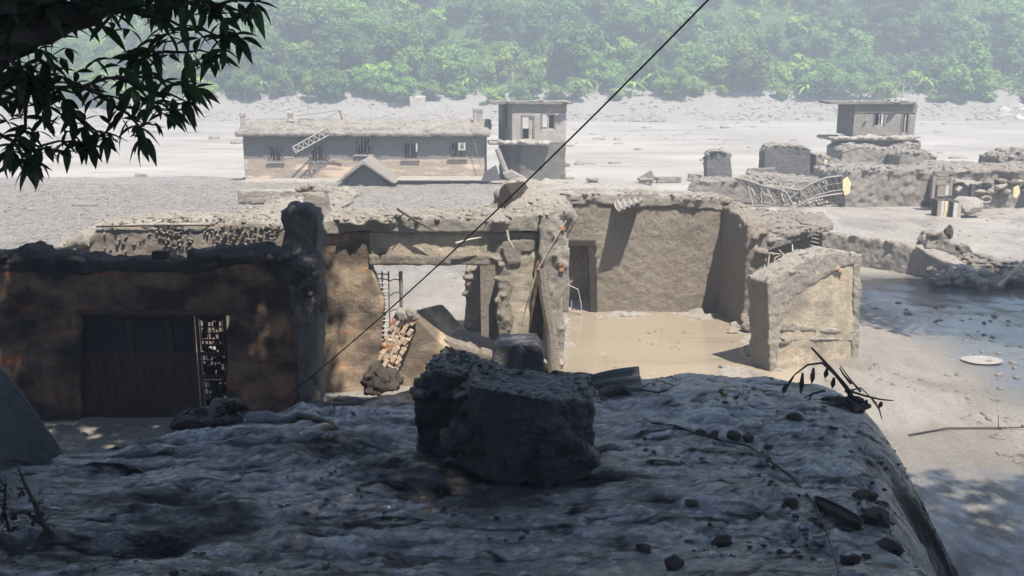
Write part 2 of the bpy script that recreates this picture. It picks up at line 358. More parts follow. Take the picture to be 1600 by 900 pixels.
# ------------------------------------------------------------------ ground, river, far bank, near bank
def spaced(stops):                       # [(from, step) ... , end]
    out = []
    for (a, s), nx in zip(stops[:-1], stops[1:]):
        b = nx[0] if isinstance(nx, tuple) else nx
        k = max(1, int(round((b - a) / s))); out += list(a + (b - a) * np.arange(k) / k)
    return np.array(out + [stops[-1]])
gx = spaced([(-420, 12), (-120, 3), (-45, .5), (-22, .18), (22, .3), (45, 1.5), (120, 12), 420])
gy = spaced([(-70, 6), (4, 1), (14, .16), (42, .3), (84, 1.5), (120, 8), 190])
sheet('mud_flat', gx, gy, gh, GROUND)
sheet('river', spaced([(-600, 40), 600]), spaced([(52, 10), 200]), lambda x, y: x * 0 - .28, RIVER)
def hillz(x, y):
    y0 = 176 + 5 * fbm(x * .03, x * 0, 3, 41) + 2.2 * fbm(x * .15, x * 0, 3, 42)
    z = np.interp(y - y0, [-8, 0, 3, 12, 18, 45, 150, 400], [-1.2, -.3, .9, 3.6, 6.2, 22, 84, 120])
    z = z + sst(0, 8, y - y0) * (1.1 * fbm(x * .16, y * .16, 4, 43)) + sst(12, 30, y - y0) * 4 * fbm(x * .03, y * .03, 3, 44)
    return z
sheet('far_riverbank', spaced([(-420, 12), (-150, 1.1), (150, 12), 420]), spaced([(160, 1.2), (215, 4), (260, 20), 560]), hillz, HILL)
def bankh(x, y):
    z = bankz(x, y); k = sst(-.1, .5, z)
    near = sst(-16, -12, x) * sst(3, 5, y)
    rid = 1 - np.abs(fbm(x * .55 + y * .35 + .6 * fbm(x * .4, y * .8, 2, 58), y * 1.5 - x * .45, 3, 51)) * 2
    left = sst(1.5, -2.5, x)
    z = z + k * near * (.13 * fbm(x * .4, y * .6, 3, 52) + left * .17 * (rid - .6) + (.03 + .04 * (1 - left)) * fbm(x * 3.1, y * 3.8, 3, 53) + .03 * fbm(x * 9, y * 13, 4, 54, .65))
    lump = np.clip(fbm(x * 2.0, y * 2.4, 4, 55) - .22, 0, 1); rt = sst(1, 3.5, x) * sst(14.5, 12, y)
    z = z + k * near * lump * (.03 + .15 * rt)
    return z
bx_ = spaced([(-75, 4), (-14, .5), (-9, .04), (8.0, .4), (12, 4), 75]); by_ = spaced([(-70, 4), (-2, .6), (5, .045), (18.5, .12), 25.5])
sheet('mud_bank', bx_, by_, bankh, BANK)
def bz(x, y): return float(bankh(np.array([[x]], float), np.array([[y]], float))[0, 0])
def top(x, y): return max(float(gh(x, y)), bz(x, y))

# ------------------------------------------------------------------ leaves and crowns
def rot_frames(n, droop=0., up=None):
    d = rng.normal(size=(n, 3)); d /= np.linalg.norm(d, axis=1)[:, None]
    return d
def leaf_cloud(P, Nn, L, Wd, jit=.5):
    """one small four-cornered leaf cluster at each point, facing roughly along Nn"""
    n = len(P); nn = Nn + jit * rng.normal(size=(n, 3)); nn /= np.linalg.norm(nn, axis=1)[:, None]
    t = rng.normal(size=(n, 3)); t -= (t * nn).sum(1)[:, None] * nn; t /= np.linalg.norm(t, axis=1)[:, None]; b = np.cross(nn, t)
    l = (L * rng.uniform(.6, 1.3, n))[:, None]; w_ = (Wd * rng.uniform(.6, 1.3, n))[:, None]
    V = np.stack([P - t * l / 2, P + b * w_ / 2 + nn * w_ * .15, P + t * l / 2 - nn * l * .1, P - b * w_ / 2 + nn * w_ * .15], 1).reshape(-1, 3)
    return V, np.arange(n * 4).reshape(-1, 4)
def crown(name, r, h, lobes, n, L, Wd, flat=.75, seed=0, mat=None, under=.15):
    st = np.random.RandomState(seed); cs, rs = [], []
    for i in range(lobes):
        a = st.uniform(0, 6.283); q = math.sqrt(st.uniform(0, 1)) * r * .72; z = h * (.15 + .75 * st.uniform(0, 1) * (1 - (q / r) ** 2 * .7))
        cs.append((q * math.cos(a), q * math.sin(a), z)); rs.append(r * st.uniform(.16, .46))
    cs, rs = np.array(cs), np.array(rs); k = st.choice(lobes, n, p=rs ** 2 / (rs ** 2).sum())
    d = st.normal(size=(n, 3)); d /= np.linalg.norm(d, axis=1)[:, None]; d[:, 2] = np.where((d[:, 2] < -.1) & (st.rand(n) > under), -d[:, 2], d[:, 2])
    rad = rs[k] * (1 - .35 * st.rand(n) ** 2) * (1 + .18 * np.sin(d[:, 0] * 7 + k) * np.cos(d[:, 1] * 6 - k))
    P = cs[k] + d * rad[:, None] * np.array([1, 1, flat])
    nn = d.copy(); nn[:, 2] += .5
    me = fastmesh(name, *leaf_cloud(P, nn, L, Wd)); me.materials.append(mat); return me
def trunk_mesh(name, h, r, seed, branches=4, spread=1.5):
    st = random.Random(seed); bm = NB(); p = [(0, 0, -1)]; x = y = 0
    for i in range(1, 5):
        x += st.uniform(-.2, .2) * r * 4; y += st.uniform(-.2, .2) * r * 4; p.append((x, y, h * i / 4))
    tube(bm, p, [r * 1.3, r, r * .85, r * .65, r * .35], 7)
    for i in range(branches):
        a = st.uniform(0, 6.28); q = Vector(p[2 + i % 2]); e = q + Vector((math.cos(a) * spread, math.sin(a) * spread, h * .35))
        tube(bm, [q, (q + e) / 2 + Vector((0, 0, .1 * h)), e], [r * .5, r * .35, r * .15], 5)
    me = bpy.data.meshes.new(name); bm.to_mesh(me); bm.free(); me.materials.append(BARK); return me

# forest on the far hillside: each tree its own crown and trunk
kinds = []
for i in range(9):
    mat = [LEAF_M, LEAF_D, LEAF_M, LEAF_Y, LEAF_D, LEAF_M, LEAF_Y, LEAF_M, LEAF_D][i]
    r = [4.2, 5.2, 3.6, 3.2, 4.6, 5.6, 2.6, 3.9, 4.4][i]; h = [6.5, 7.5, 7.5, 4.5, 8.5, 6, 3.8, 8, 5.5][i]
    kinds.append((crown('crown', r, h, [13, 17, 12, 10, 15, 20, 9, 14, 16][i], [3000, 3800, 2600, 2400, 3400, 4200, 1900, 3000, 3400][i], .62, .36, .8, 100 + i, mat),
                  trunk_mesh('trunk', h * .8, .22, 50 + i, 5, r * .4), mat))
st = random.Random(5)
spots = []
row = 0; yy = 11.0
while yy < 52:
    xx = -128 + st.uniform(0, 5)
    while xx < 128:
        spots.append((xx + st.uniform(-2, 2), yy + st.uniform(-2, 2), row)); xx += st.uniform(5.6, 8.6) * (1 if row else .9)
    yy += 6.3 + row * .5; row += 1
spots = [s for s in spots if abs(s[0]) < .56 * (176 + s[1])]
for i, (x, q, row) in enumerate(spots):
    y = 176 + 5 * float(fbm(np.array(x * .03), np.array(0.), 3, 41)) + q
    k = st.choice([0, 1, 2, 3, 4, 5, 6, 7, 8] if row else [0, 2, 3, 6, 7, 3, 8]); cm, tm, mat = kinds[k]
    z = float(hillz(np.array(x), np.array(y))); s = st.uniform(.62, 1.45) * (.85 if row == 0 else 1)
    adj = ['rounded', 'broad', 'tall', 'bushy', 'towering', 'spreading', 'small', 'slender', 'squat'][kinds.index((cm, tm, mat))]
    tone = {LEAF_D: 'dark green', LEAF_M: 'mid green', LEAF_Y: 'yellow green'}[mat]
    where = ('at the far bank edge' if row == 0 else 'in the second rank' if row == 1 else 'in the third rank' if row == 2 else 'high on the slope')
    px = 800 + 1500 * x / y
    side = next(v for k_, v in ((170, 'at the far left'), (330, 'behind the hanging leafy branch'), (470, 'above the lattice mast'), (620, 'above the gabled porch'), (760, 'right of the gabled porch'), (910, 'above the two storey house'), (1000, 'beside the two storey house'), (1160, 'midway between the two houses'), (1290, 'left of the sunken house'), (1450, 'above the sunken house'), (9999, 'at the far right edge')) if px < k_)
    t = T('forest_tree', f'{adj} {tone} tree {where}, {side}', 'tree', (x, y, z - .4), 'trees on the far hillside', st.uniform(0, 6.28)); t.scale = (s, s, s * st.uniform(.85, 1.15))
    for nm, me, dz in (('crown', cm, .3), ('trunk', tm, 0)):
        o = bpy.data.objects.new(nm, me); link(o, t); o.location.z = dz
dups = {}
for o in bpy.data.objects:
    if o.name.startswith('forest_tree'): dups.setdefault(o['label'], []).append(o)
for lab, os_ in dups.items():
    if len(os_) > 1:
        os_.sort(key=lambda o: o.location.x / o.location.y)
        for i, o in enumerate(os_): o['label'] = (['leftmost', 'second from left', 'third from left', 'fourth from left', 'fifth from left'][i] if i < len(os_) - 1 else 'rightmost') + ' ' + lab
# hanging shrubs and creepers between them
n = 80000; x = rng.uniform(-135, 135, n); q = 13 + 43 * rng.rand(n); y = 176 + 5 * fbm(x * .03, x * 0, 3, 41) + q
keep = (fbm(x * .12, y * .12, 3, 71) > -.25 + .5 * (q < 12)) ; x, y, q = x[keep], y[keep], q[keep]
z = hillz(x, y) + rng.uniform(0, 1.6, len(x)) * (1 + fbm(x * .3, y * .3, 2, 72))
V, Q = leaf_cloud(np.stack([x, y, z], 1), np.tile([0, -.5, .8], (len(x), 1)), np.full(len(x), .7), np.full(len(x), .45), .6)
me = fastmesh('creeper_undergrowth', V, Q); me.materials.append(LEAF_M); o = bpy.data.objects.new('creeper_undergrowth', me); link(o)
props(o, 'tangled green creepers covering the far slope under the trees', 'undergrowth', kind='stuff')
# banana plants
def banana_mesh(seed):
    s = random.Random(seed); bm = NB()
    for i in range(9):
        a = i * .7 + s.uniform(-.3, .3); L = s.uniform(2.0, 3.0); up = s.uniform(.5, 1.3); pr = None
        d = Vector((math.cos(a), math.sin(a), 0)); sd = Vector((-d.y, d.x, 0))
        for j in range(6):
            t = j / 5; c = d * (L * t) + Vector((0, 0, 2.2 + up * 2.2 * t - 2.6 * t * t)); wv = .34 * math.sin(math.pi * min(.97, t * .9 + .08))
            a1, m1, b1 = bm.verts.new(c + sd * wv + Vector((0, 0, -.08))), bm.verts.new(c), bm.verts.new(c - sd * wv + Vector((0, 0, -.08)))
            if pr: bm.faces.new((pr[0], pr[1], m1, a1)); bm.faces.new((pr[1], pr[2], b1, m1))
            pr = (a1, m1, b1)
    me = bpy.data.meshes.new('fronds'); bm.to_mesh(me); bm.free(); me.materials.append(LEAF_Y); return me
bmz = [banana_mesh(1), banana_mesh(2)]
bt = NB(); tube(bt, [(0, 0, -.5), (0, 0, 1.2), (.05, 0, 2.4)], [.2, .17, .1], 8); btm = bpy.data.meshes.new('stem'); bt.to_mesh(btm); bt.free(); btm.materials.append(LEAF_Y)
for i, (px, dq) in enumerate([(600, 15), (640, 14), (560, 17), (905, 14), (830, 14), (980, 15), (1290, 16), (1010, 18), (200, 18), (215, 16), (420, 17), (1150, 17), (1420, 16), (1240, 15), (735, 17), (690, 19)]):
    y = 176 + dq + 3; x = (px - 800) / 1500 * y; y = 176 + 5 * float(fbm(np.array(x * .03), np.array(0.), 3, 41)) + dq
    t = T('banana_plant', ['arching banana plant on the far slope ', 'ragged banana plant on the far slope '][i % 2] + near(px), 'banana plant',
          (x, y - 2.5, float(hillz(np.array(x), np.array(y - 2.5)))), 'banana plants on the far slope', i * 1.1); t.scale = (1.1,) * 3
    for nm, me in (('fronds', bmz[i % 2]), ('stem', btm)): link(bpy.data.objects.new(nm, me), t)
# dead poles along the far bank
for i, (px, hh) in enumerate([(392, 3), (430, 3.6), (800, 3), (1000, 3.4), (1052, 3), (1325, 4), (1400, 3), (1490, 4), (1530, 3), (1180, 3), (930, 3.5)]):
    y = 190 + (i * 7 % 5) - 2; x = (px - 800) / 1500 * y; z = float(hillz(np.array(x), np.array(y)))
    bm = NB(); tube(bm, [(x, y, z - .5), (x + .2 * (i % 3 - 1), y, z + hh * .5), (x + .3 * (i % 2), y, z + hh)], [.16, .12, .06], 6)
    tube(bm, [(x, y, z + hh * .6), (x + .9 * (1 - 2 * (i % 2)), y, z + hh * .95)], [.07, .03], 5)
    props(place('bare_tree_trunk', bm, PALEW), 'pale bare tree trunk on the far bank ' + near(px), 'dead tree', 'bare trunks along the far bank')

# ------------------------------------------------------------------ trees on this bank, overhead: they shade the foreground; right pair added for shadow
CR = crown('crown', 6.2, 3.6, 30, 15000, .42, .24, .55, 301, LEAF_N, .5)
CR2 = crown('crown', 5.0, 3.4, 24, 9000, .42, .24, .55, 302, LEAF_N, .5)
def shade_tree(cx_, cy_, z, tx, ty, r, me, label, s=1.0):
    tz = top(tx, ty) - .3
    t = T('broadleaf_tree', label, 'tree', (tx, ty, tz), 'broadleaf trees shading the near bank')
    o = bpy.data.objects.new('crown', me); link(o, t); o.location = (cx_ - tx, cy_ - ty, z - tz); o.rotation_euler.z = cx_ * 1.3 if cx_ < 18 else .12; o.scale = (s, s * (.62 if cx_ > 18 else 1), 1)  # right pair of crowns squashed to shape their cast shadow
    bm = NB(); a = Vector((tx, ty, tz)); e = Vector((cx_, cy_, z + 1.2)); m = a.lerp(e, .5) + Vector(((tx - cx_) * .25, (ty - cy_) * .25, 1))
    tube(bm, [a, a.lerp(m, .5) + Vector((.1, 0, .2)), m, m.lerp(e, .5) + Vector((0, 0, .3)), e], [r * 1.2, r, r * .8, r * .5, r * .2], 9)
    for k in range(6):
        an = k * 1.05; q = m.lerp(e, .3 + .1 * k); f = e + Vector((math.cos(an) * 3.2, math.sin(an) * 3.2, .6)); tube(bm, [q, q.lerp(f, .5) + Vector((0, 0, .4)), f], [r * .4, r * .25, r * .08], 6)
    place('trunk', bm, BARK, t); return t
SHADE = [(-4.9, 13.9, 13.4, -10.5, 7.5, CR, 1.0), (-14.5, 12.5, 13.8, -16.5, 8, CR, 1.0), (1.2, 5.6, 13.5, 2.5, -3, CR, 1.0), (8.2, 5.8, 13.6, 9.5, 2, CR, 1.0),
         (13.9, 6.4, 14, 15.5, 3, CR, 1.05), (-5, 3, 12.5, -7.5, -1, CR, 1.0), (-13, 3, 13, -14, 0, CR, 1.0), (5, -2, 12.5, 6, -5, CR, 1.0), (20.6, 26.4, 13.2, 24, 26, CR, 1.0), (23, 24, 14.5, 26, 22, CR2, 1.2), (-21, 17, 14, -22, 15, CR, 1.0)]
for i, (a, b, z, tx, ty, me, s) in enumerate(SHADE):
    b -= 1.3
    if a > 20: b += .6; a -= .8  # unseen right pair, added and shifted to cast the mid-right shadow
    shade_tree(a, b, z, tx, ty, .3, me, 'tall broadleaf tree outside the view casting shade on the mud', s)

# the branch that hangs into the picture, top left: mango-like leaves in whorls
LM = []
for k, (L, Wd, dr) in enumerate([(.20, .066, .22), (.16, .056, .12), (.23, .07, .35)]):
    bm = NB(); prev = None
    for j in range(6):
        t = j / 5; wv = Wd * .5 * math.sin(math.pi * (t ** .8)) if 0 < j < 5 else .002; c = Vector((L * t, 0, -dr * L * t * t))
        a, m_, b = bm.verts.new(c + Vector((0, wv, wv * .35))), bm.verts.new(c), bm.verts.new(c + Vector((0, -wv, wv * .35)))
        if prev: bm.faces.new((prev[0], prev[1], m_, a)); bm.faces.new((prev[1], prev[2], b, m_))
        prev = (a, m_, b)
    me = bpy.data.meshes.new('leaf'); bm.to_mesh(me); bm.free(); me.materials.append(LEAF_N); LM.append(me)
base = Vector((-7.2, 4.6, top(-7.2, 4.6) - .3))
tree = T('leaning_tree', 'dark leafy tree branch hanging over the river view in the upper left', 'tree', base)
bm = NB(); tube(bm, [base, base + Vector((.3, 0, 2.4)), base + Vector((1.5, .6, 4.2)), W(-260, 150, 5.9)], [.34, .28, .2, .17], 10)
place('trunk', bm, BARK, tree)
def limb(pts, rad, n=7):
    bm = NB(); P = [W(*p) for p in pts]
    Q = []
    for a, b in zip(P, P[1:]):
        for t in (0, .5): Q.append(a.lerp(b, t) + (Vector((0, 0, .02)) if t else Vector()))
    Q.append(P[-1]); rr = [rad[0] + (rad[-1] - rad[0]) * i / (len(Q) - 1) for i in range(len(Q))]
    tube(bm, Q, rr, n); return place('branch', bm, BARK, tree)
limb([(-260, 150, 5.9), (-40, 62, 6.0), (70, 42, 6.1), (130, 22, 6.2), (200, -8, 6.3), (330, -120, 6.5)], [.15, .05])
limb([(-60, 100, 5.9), (30, 62, 6.0), (90, 45, 6.1)], [.14, .06])
limb([(-40, 20, 5.8), (40, 10, 5.9), (150, -20, 6)], [.07, .03])
tw = [[(100, 40, 6.1), (160, 40, 6.2), (195, 12, 6.2), (260, -10, 6.3)], [(-60, 140, 5.9), (30, 150, 5.9), (130, 135, 6.0), (200, 120, 6.1), (270, 130, 6.2), (305, 138, 6.2)],
      [(200, -30, 6.2), (280, 5, 6.2), (340, 8, 6.2), (395, 3, 6.2)], [(280, -30, 6.2), (250, 30, 6.1), (262, 52, 6.1), (238, 80, 6.1), (212, 88, 6.1)],
      [(250, 55, 6.1), (225, 90, 6.1), (290, 82, 6.1), (335, 85, 6.2)], [(300, -20, 6.2), (330, 20, 6.2), (355, 45, 6.2), (375, 60, 6.2)],
      [(-60, 190, 5.8), (20, 220, 5.8), (60, 229, 5.9), (125, 222, 5.9)], [(20, 222, 5.8), (36, 246, 5.8), (52, 254, 5.8)], [(40, 160, 5.9), (40, 195, 5.9), (15, 235, 5.8)],
      [(90, 140, 6.0), (110, 180, 6.0), (150, 205, 6.0), (165, 215, 6.0)], [(130, 135, 6.0), (185, 170, 6.0), (215, 195, 6.1), (225, 215, 6.1)], [(185, 150, 6.0), (240, 160, 6.1), (270, 175, 6.1)],
      [(180, 120, 6.0), (240, 145, 6.1), (290, 158, 6.1)], [(-20, 60, 5.9), (30, 110, 5.9), (60, 130, 5.9)], [(320, 5, 6.2), (380, 20, 6.2)], [(200, 0, 6.1), (225, 20, 6.1), (290, 45, 6.1), (350, 60, 6.1)]]
tp = []
for p in tw:
    limb(p, [.016, .005], 5)
    P = [W(*q) for q in p]
    for a, b in zip(P, P[1:]):
        for t in np.arange(.2, 1.01, .4): tp.append((a.lerp(b, float(t)), 2))
    tp.append((P[-1], 7))
ls = random.Random(9)
for (px, py) in [(400, 8), (385, 22), (350, 28), (372, 55), (350, 78), (330, 100), (300, 95), (312, 60), (285, 40), (262, 60), (150, 95), (175, 92), (215, 95), (235, 112), (205, 118), (190, 105), (255, 128), (285, 130), (305, 138),
                 (160, 118), (120, 112), (135, 135), (95, 118), (75, 132), (45, 125), (15, 128), (60, 150), (25, 158), (100, 155), (145, 155), (175, 150), (210, 140), (240, 150), (270, 165), (225, 170), (200, 160), (190, 185), (215, 195), (222, 212),
                 (240, 190), (255, 178), (155, 180), (125, 175), (95, 180), (70, 185), (35, 185), (10, 190), (130, 198), (150, 215), (165, 205), (105, 205), (60, 205), (30, 212), (5, 215), (80, 230), (95, 235), (70, 238), (105, 228), (130, 224), (145, 230),
                 (50, 255), (60, 250), (38, 252), (-5, 150), (-5, 175), (-10, 100), (130, 8), (165, 15), (235, 8), (205, 18), (250, 30), (290, 12), (320, 18), (345, 12), (200, 45), (95, 90), (105, 75)]:
    tp.append((W(px, py, 6 + ls.uniform(-.25, .3)), 3))
for k in range(140):
    px = ls.uniform(-60, 95); py = ls.uniform(-30, 130)
    if px > 70 and 20 < py < 130 and ls.random() < .75: continue
    tp.append((W(px, py, 6.2 + ls.uniform(-.4, .9)), 5))
for k in range(20): tp.append((W(ls.uniform(80, 330), ls.uniform(-30, 12), 6.3 + ls.uniform(-.3, .4)), 5))
for k in range(8):
    px = ls.uniform(-40, 150); py = ls.uniform(110, 180); tp.append((W(px, py, 6.1 + ls.uniform(-.3, .4)), 4))
leaves = []
for p, nl in tp:
    a0 = ls.uniform(0, 6.28)
    for i in range(nl):
        a = a0 + i * 2.4; dn = ls.uniform(-.3, 1.1)
        q = Matrix.Rotation(a, 4, 'Z') @ Matrix.Rotation(dn, 4, 'Y') @ Matrix.Rotation(ls.uniform(-.7, .7), 4, 'X')
        leaves.append((p, q, ls.uniform(.45, .95), ls.randrange(3)))
ls.shuffle(leaves); vis = [l for l in leaves if W(-20, 0, l[0].y).x < l[0].x and W(0, 5, l[0].y).z > l[0].z]; vis.sort(key=lambda l: -l[0].x * 1 - .0 * l[2])
chosen = vis[:300]; ids = {id(l) for l in chosen}
for p, q, s, k in chosen:
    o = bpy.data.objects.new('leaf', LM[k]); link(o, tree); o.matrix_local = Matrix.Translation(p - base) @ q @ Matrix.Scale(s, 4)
VV, QQ, off = [], [], 0; la = []
for m_ in LM:
    v = np.array([list(v.co) for v in m_.vertices]); f = np.array([list(p.vertices) for p in m_.polygons]); la.append((v, f))
for l in leaves:
    if id(l) in ids: continue
    p, q, s, k = l; m = np.array((Matrix.Translation(p) @ q @ Matrix.Scale(s, 4))); v, f = la[k]
    VV.append(v @ m[:3, :3].T + m[:3, 3]); QQ.append(f + off); off += len(v)
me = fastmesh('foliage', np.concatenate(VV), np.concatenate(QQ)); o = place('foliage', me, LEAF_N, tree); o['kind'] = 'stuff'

# ------------------------------------------------------------------ front ruin
def pl(pts, Y): return [W(x, y, Y) for x, y in pts]
def beads(bm, pts, ext):                 # outline polygon + thickness
    return prism(bm, pts, ext)
def lumps(bm, a, b, n, r, seed, flat=.55, dy=.1):
    """clods of mud lying along a wall top from a to b"""
    s = random.Random(seed)
    for i in range(n):
        c = Vector(a).lerp(Vector(b), s.random()) + Vector((s.uniform(-.1, .1), s.uniform(-dy, dy), 0)); q = r * s.uniform(.6, 1.4)
        for k in range(3):
            m = Matrix.Translation(c + Vector((s.uniform(-q, q), s.uniform(-q, q) * .6, s.uniform(-.25, .2) * q))) @ Matrix.Rotation(s.uniform(0, 3), 4, 'Z') @ Matrix.Rotation(s.uniform(-.4, .4), 4, 'X') @ Matrix.Diagonal((q * s.uniform(.5, 1.5), q * s.uniform(.4, .8), q * flat * s.uniform(.4, .9), 1))
            bmesh.ops.create_icosphere(bm, subdivisions=1, radius=1, matrix=m)
Y1 = 20.6
house = T('ruined_house', 'large mud buried house ruin with dark folding door and open window frame', 'ruined house', (-5.5, Y1, 0))
bm = NB()
prism(bm, pl([(-150, 400), (0, 400), (40, 388), (66, 398), (110, 405), (232, 405), (300, 409), (325, 394), (400, 390), (440, 402), (445, 420), (452, 690), (358, 690), (355, 487), (122, 487), (126, 690), (-150, 690)], Y1), (0, .38, 0))
prism(bm, pl([(355, 487), (440, 430), (470, 430), (470, 690), (357, 690)], Y1), (0, .38, 0))
for a, b, n, r, s in (((-150, 402), (120, 404), 16, .2, 1), ((120, 405), (300, 408), 8, .1, 2), ((300, 402), (440, 396), 16, .26, 3)):
    lumps(bm, W(*a, Y1 + .15), W(*b, Y1 + .15), n, r, s)
rough('front_wall', bm, PLASTD, house, .06, ((1.2, .2), (.3, .07)))
bm = NB()                                # mud hood along the top of the front wall
prism(bm, pl([(-150, 395), (0, 397), (38, 384), (60, 392), (66, 400), (110, 404), (232, 406), (300, 410), (322, 395), (340, 389), (400, 384), (445, 398), (497, 450), (505, 492), (480, 470), (440, 425), (400, 410), (330, 420), (290, 428), (180, 424), (100, 432), (40, 425), (-150, 432)], Y1 - .07), (0, .6, 0))
lumps(bm, W(-60, 402, Y1), W(100, 404, Y1), 14, .2, 5); lumps(bm, W(315, 400, Y1), W(445, 400, Y1), 14, .22, 6); lumps(bm, W(445, 405, Y1), W(500, 470, Y1), 10, .2, 7)
rough('mud_hood', bm, MUDD, house, .055, ((.9, .4), (.25, .2)))
bm = NB()                                # stout gate post
prism(bm, pl([(441, 338), (452, 324), (478, 322), (495, 330), (500, 360), (500, 640), (470, 640), (455, 470), (440, 420)], Y1 - .12), (0, .62, 0))
lumps(bm, W(450, 335, Y1 + .1), W(490, 335, Y1 + .1), 7, .16, 8); lumps(bm, W(446, 380, Y1 - .1), W(490, 430, Y1 - .1), 7, .16, 9, 1)
rough('gate_pillar', bm, m_mud('slate_grey_mud', (.17, .152, .132), (.27, .245, .22), rough_=.8, spec=.2), house, .045, ((.5, .3), (.18, .2)))
# small brick block on the wall top
bm = NB(); box(bm, W(237, 404, Y1) , W(267, 390, Y1 + .25) + Vector((0, 0, 0))); rough('loose_block', bm, MUDD, house, .03, ((.2, .03),))
# door leaves of the folding door
def leaf_panel(px0, px1, Y, parent, lattice=False, dz=0.):
    a, b = W(px0, 492, Y), W(px1, 492, Y); zb = -.1; zt = a.z - dz
    bm = NB(); wv = b.x - a.x; th = .05
    for x0, x1 in ((a.x, a.x + .07), (b.x - .07, b.x)): box(bm, (x0, Y, zb), (x1, Y + th, zt))
    for z0, z1 in ((zt - .09, zt), (zt - .95, zt - .87), (zb, zb + .12), (zt - 1.5, zt - 1.43)): box(bm, (a.x + .07, Y + .002, z0), (b.x - .07, Y + th - .002, z1))
    f = place('door_frame', bm, DARKW, parent)
    s = random.Random(px0)
    if not lattice:
        n = max(3, int((wv - .14) / .16)); pw = (wv - .14) / n
        for k in range(n):
            for z0, z1 in ((zb + .12, zt - 1.5), (zt - 1.43, zt - .95)):
                bm = NB(); box(bm, (a.x + .07 + pw * k + .006, Y + .012 + s.uniform(0, .01), z0 + .002), (a.x + .07 + pw * (k + 1) - .006, Y + .035, z1 - .002))
                place('plank', bm, DARKW, f)
        bm = NB(); box(bm, (a.x + .01, Y + th + .002, zb), (b.x - .01, Y + th + .02, zt)); place('backing', bm, DARKW, f)
        bm = NB()                        # glazed top light, half choked with mud
        box(bm, (a.x + .09, Y + .02, zt - .86), (b.x - .09, Y + .03, zt - .1)); place('top_panel', bm, RUST, f)
    else:
        bm = NB()
        for k in range(7): x = a.x + .09 + (wv - .2) * k / 6; box(bm, (x, Y + .015, zb + .12), (x + .022, Y + .035, zt - .1))
        for k in range(15):
            z = zb + .3 + k * .16 + s.uniform(-.03, .03)
            if z < zt - .12: box(bm, (a.x + .08, Y + .036, z), (b.x - .08, Y + .05, z + .025 + s.uniform(0, .03)))
        for k in range(120):
            x = s.uniform(a.x + .08, b.x - .16); z = zb + .15 + s.random() ** 1.6 * (zt - zb - .3); box(bm, (x, Y + .051, z), (x + s.uniform(.05, .16), Y + .07, z + s.uniform(.04, .2)))
        place('lattice', bm, DARKW, f)
    return f
for a, b, lt in ((112, 200, 0), (200, 262, 0), (262, 302, 0), (304, 352, 1)): leaf_panel(a, b, Y1 + .2, house, lt)
bm = NB(); a, b = W(118, 494, Y1 - .03), W(360, 484, Y1 - .03); box(bm, (a.x, Y1 - .03, a.z), (b.x, Y1 + .3, b.z)); rough('door_lintel', bm, DARKW, house, .035, ((.3, .04),))
# room behind the folding door: far wall of the left block, and the mud laden roof behind it
zr = W(300, 352, 27).z
bm = NB()
prism(bm, pl([(112, 378), (160, 356), (430, 350), (505, 352), (505, 560), (112, 560)], 26.78), (0, .6, 0))
rough('back_wall', bm, MUDW, house, .07, ((1, .22), (.22, .1)))
bm = NB()
prism(bm, [W(108, 372, 26.8), W(150, 352, 26.8), W(240, 350, 26.75), W(380, 347, 26.8), W(505, 348, 26.8), W(505, 366, 26.8), W(380, 356, 26.8), W(240, 357, 26.8), W(160, 362, 26.8), W(118, 398, 26.8)], (0, 1.2, .05))
prism(bm, [W(140, 385, 27.3), W(180, 352, 27.3), W(430, 349, 27.3), W(470, 349, 27.3), W(470, 420, 27.3), W(140, 420, 27.3)], (.4, 4.2, -.25))
prism(bm, [W(360, 352, 27.3), W(480, 345, 27.3), W(505, 360, 27.3), W(360, 370, 27.3)], (.2, 6, .3))
lumps(bm, W(190, 352, 27.5), W(440, 345, 28.5), 26, .34, 11, .4, .9); lumps(bm, W(180, 348, 29.5), W(430, 338, 30.5), 20, .4, 12, .35, .9); lumps(bm, W(120, 380, 27), W(170, 356, 27), 9, .3, 13, .8)
rough('mud_roof', bm, MUD, house, .08, ((1.2, .3), (.3, .14)))
bm = NB(); tube(bm, [W(150, 354, 26.7), W(260, 352, 26.66), W(335, 352, 26.7)], .025, 5); place('roof_batten', bm, RUST, house)
# crust fragments hanging off the edge
s = random.Random(3); bm = NB()
for k in range(240):
    px = s.choice([s.uniform(160, 438), s.uniform(250, 300), s.uniform(330, 438)]); py = 350 + s.uniform(-14, 34) - (px - 340) * .06; c = W(px, py, 26.72 if py > 352 else 26.9)
    m = Matrix.Translation(c) @ Matrix.Rotation(s.uniform(0, 3), 4, 'Z') @ Matrix.Rotation(s.uniform(-.8, .8), 4, 'Y') @ Matrix.Diagonal((s.uniform(.03, .10), .04, s.uniform(.012, .035), 1)); bmesh.ops.create_icosphere(bm, subdivisions=1, radius=1, matrix=m)
props(place('clinging_debris', bm, MUDW, house), kind='stuff')
# stump of a column behind, stones on its top
stp = T('broken_column', 'pale mud covered column stump with stones on top behind the grey pillar', 'column', (W(490, 360, 28).x, 28, 0))
bm = NB(); prism(bm, pl([(472, 300), (505, 302), (512, 345), (514, 420), (462, 420), (466, 350), (474, 322)], 28), (0, .8, 0)); rough('shaft', bm, MUD, stp, .06, ((.7, .2), (.2, .08)))
for (px, py, r) in ((478, 293, .16), (488, 290, .15), (499, 297, .2), (469, 296, .12)):
    bm = NB(); bmesh.ops.create_icosphere(bm, subdivisions=2, radius=1, matrix=Matrix.Translation(W(px, py, 28.3)) @ Matrix.Diagonal((r * 1.3, r, r * .9, 1))); rough('stone', bm, MUD, stp, .04, ((.2, .08),))

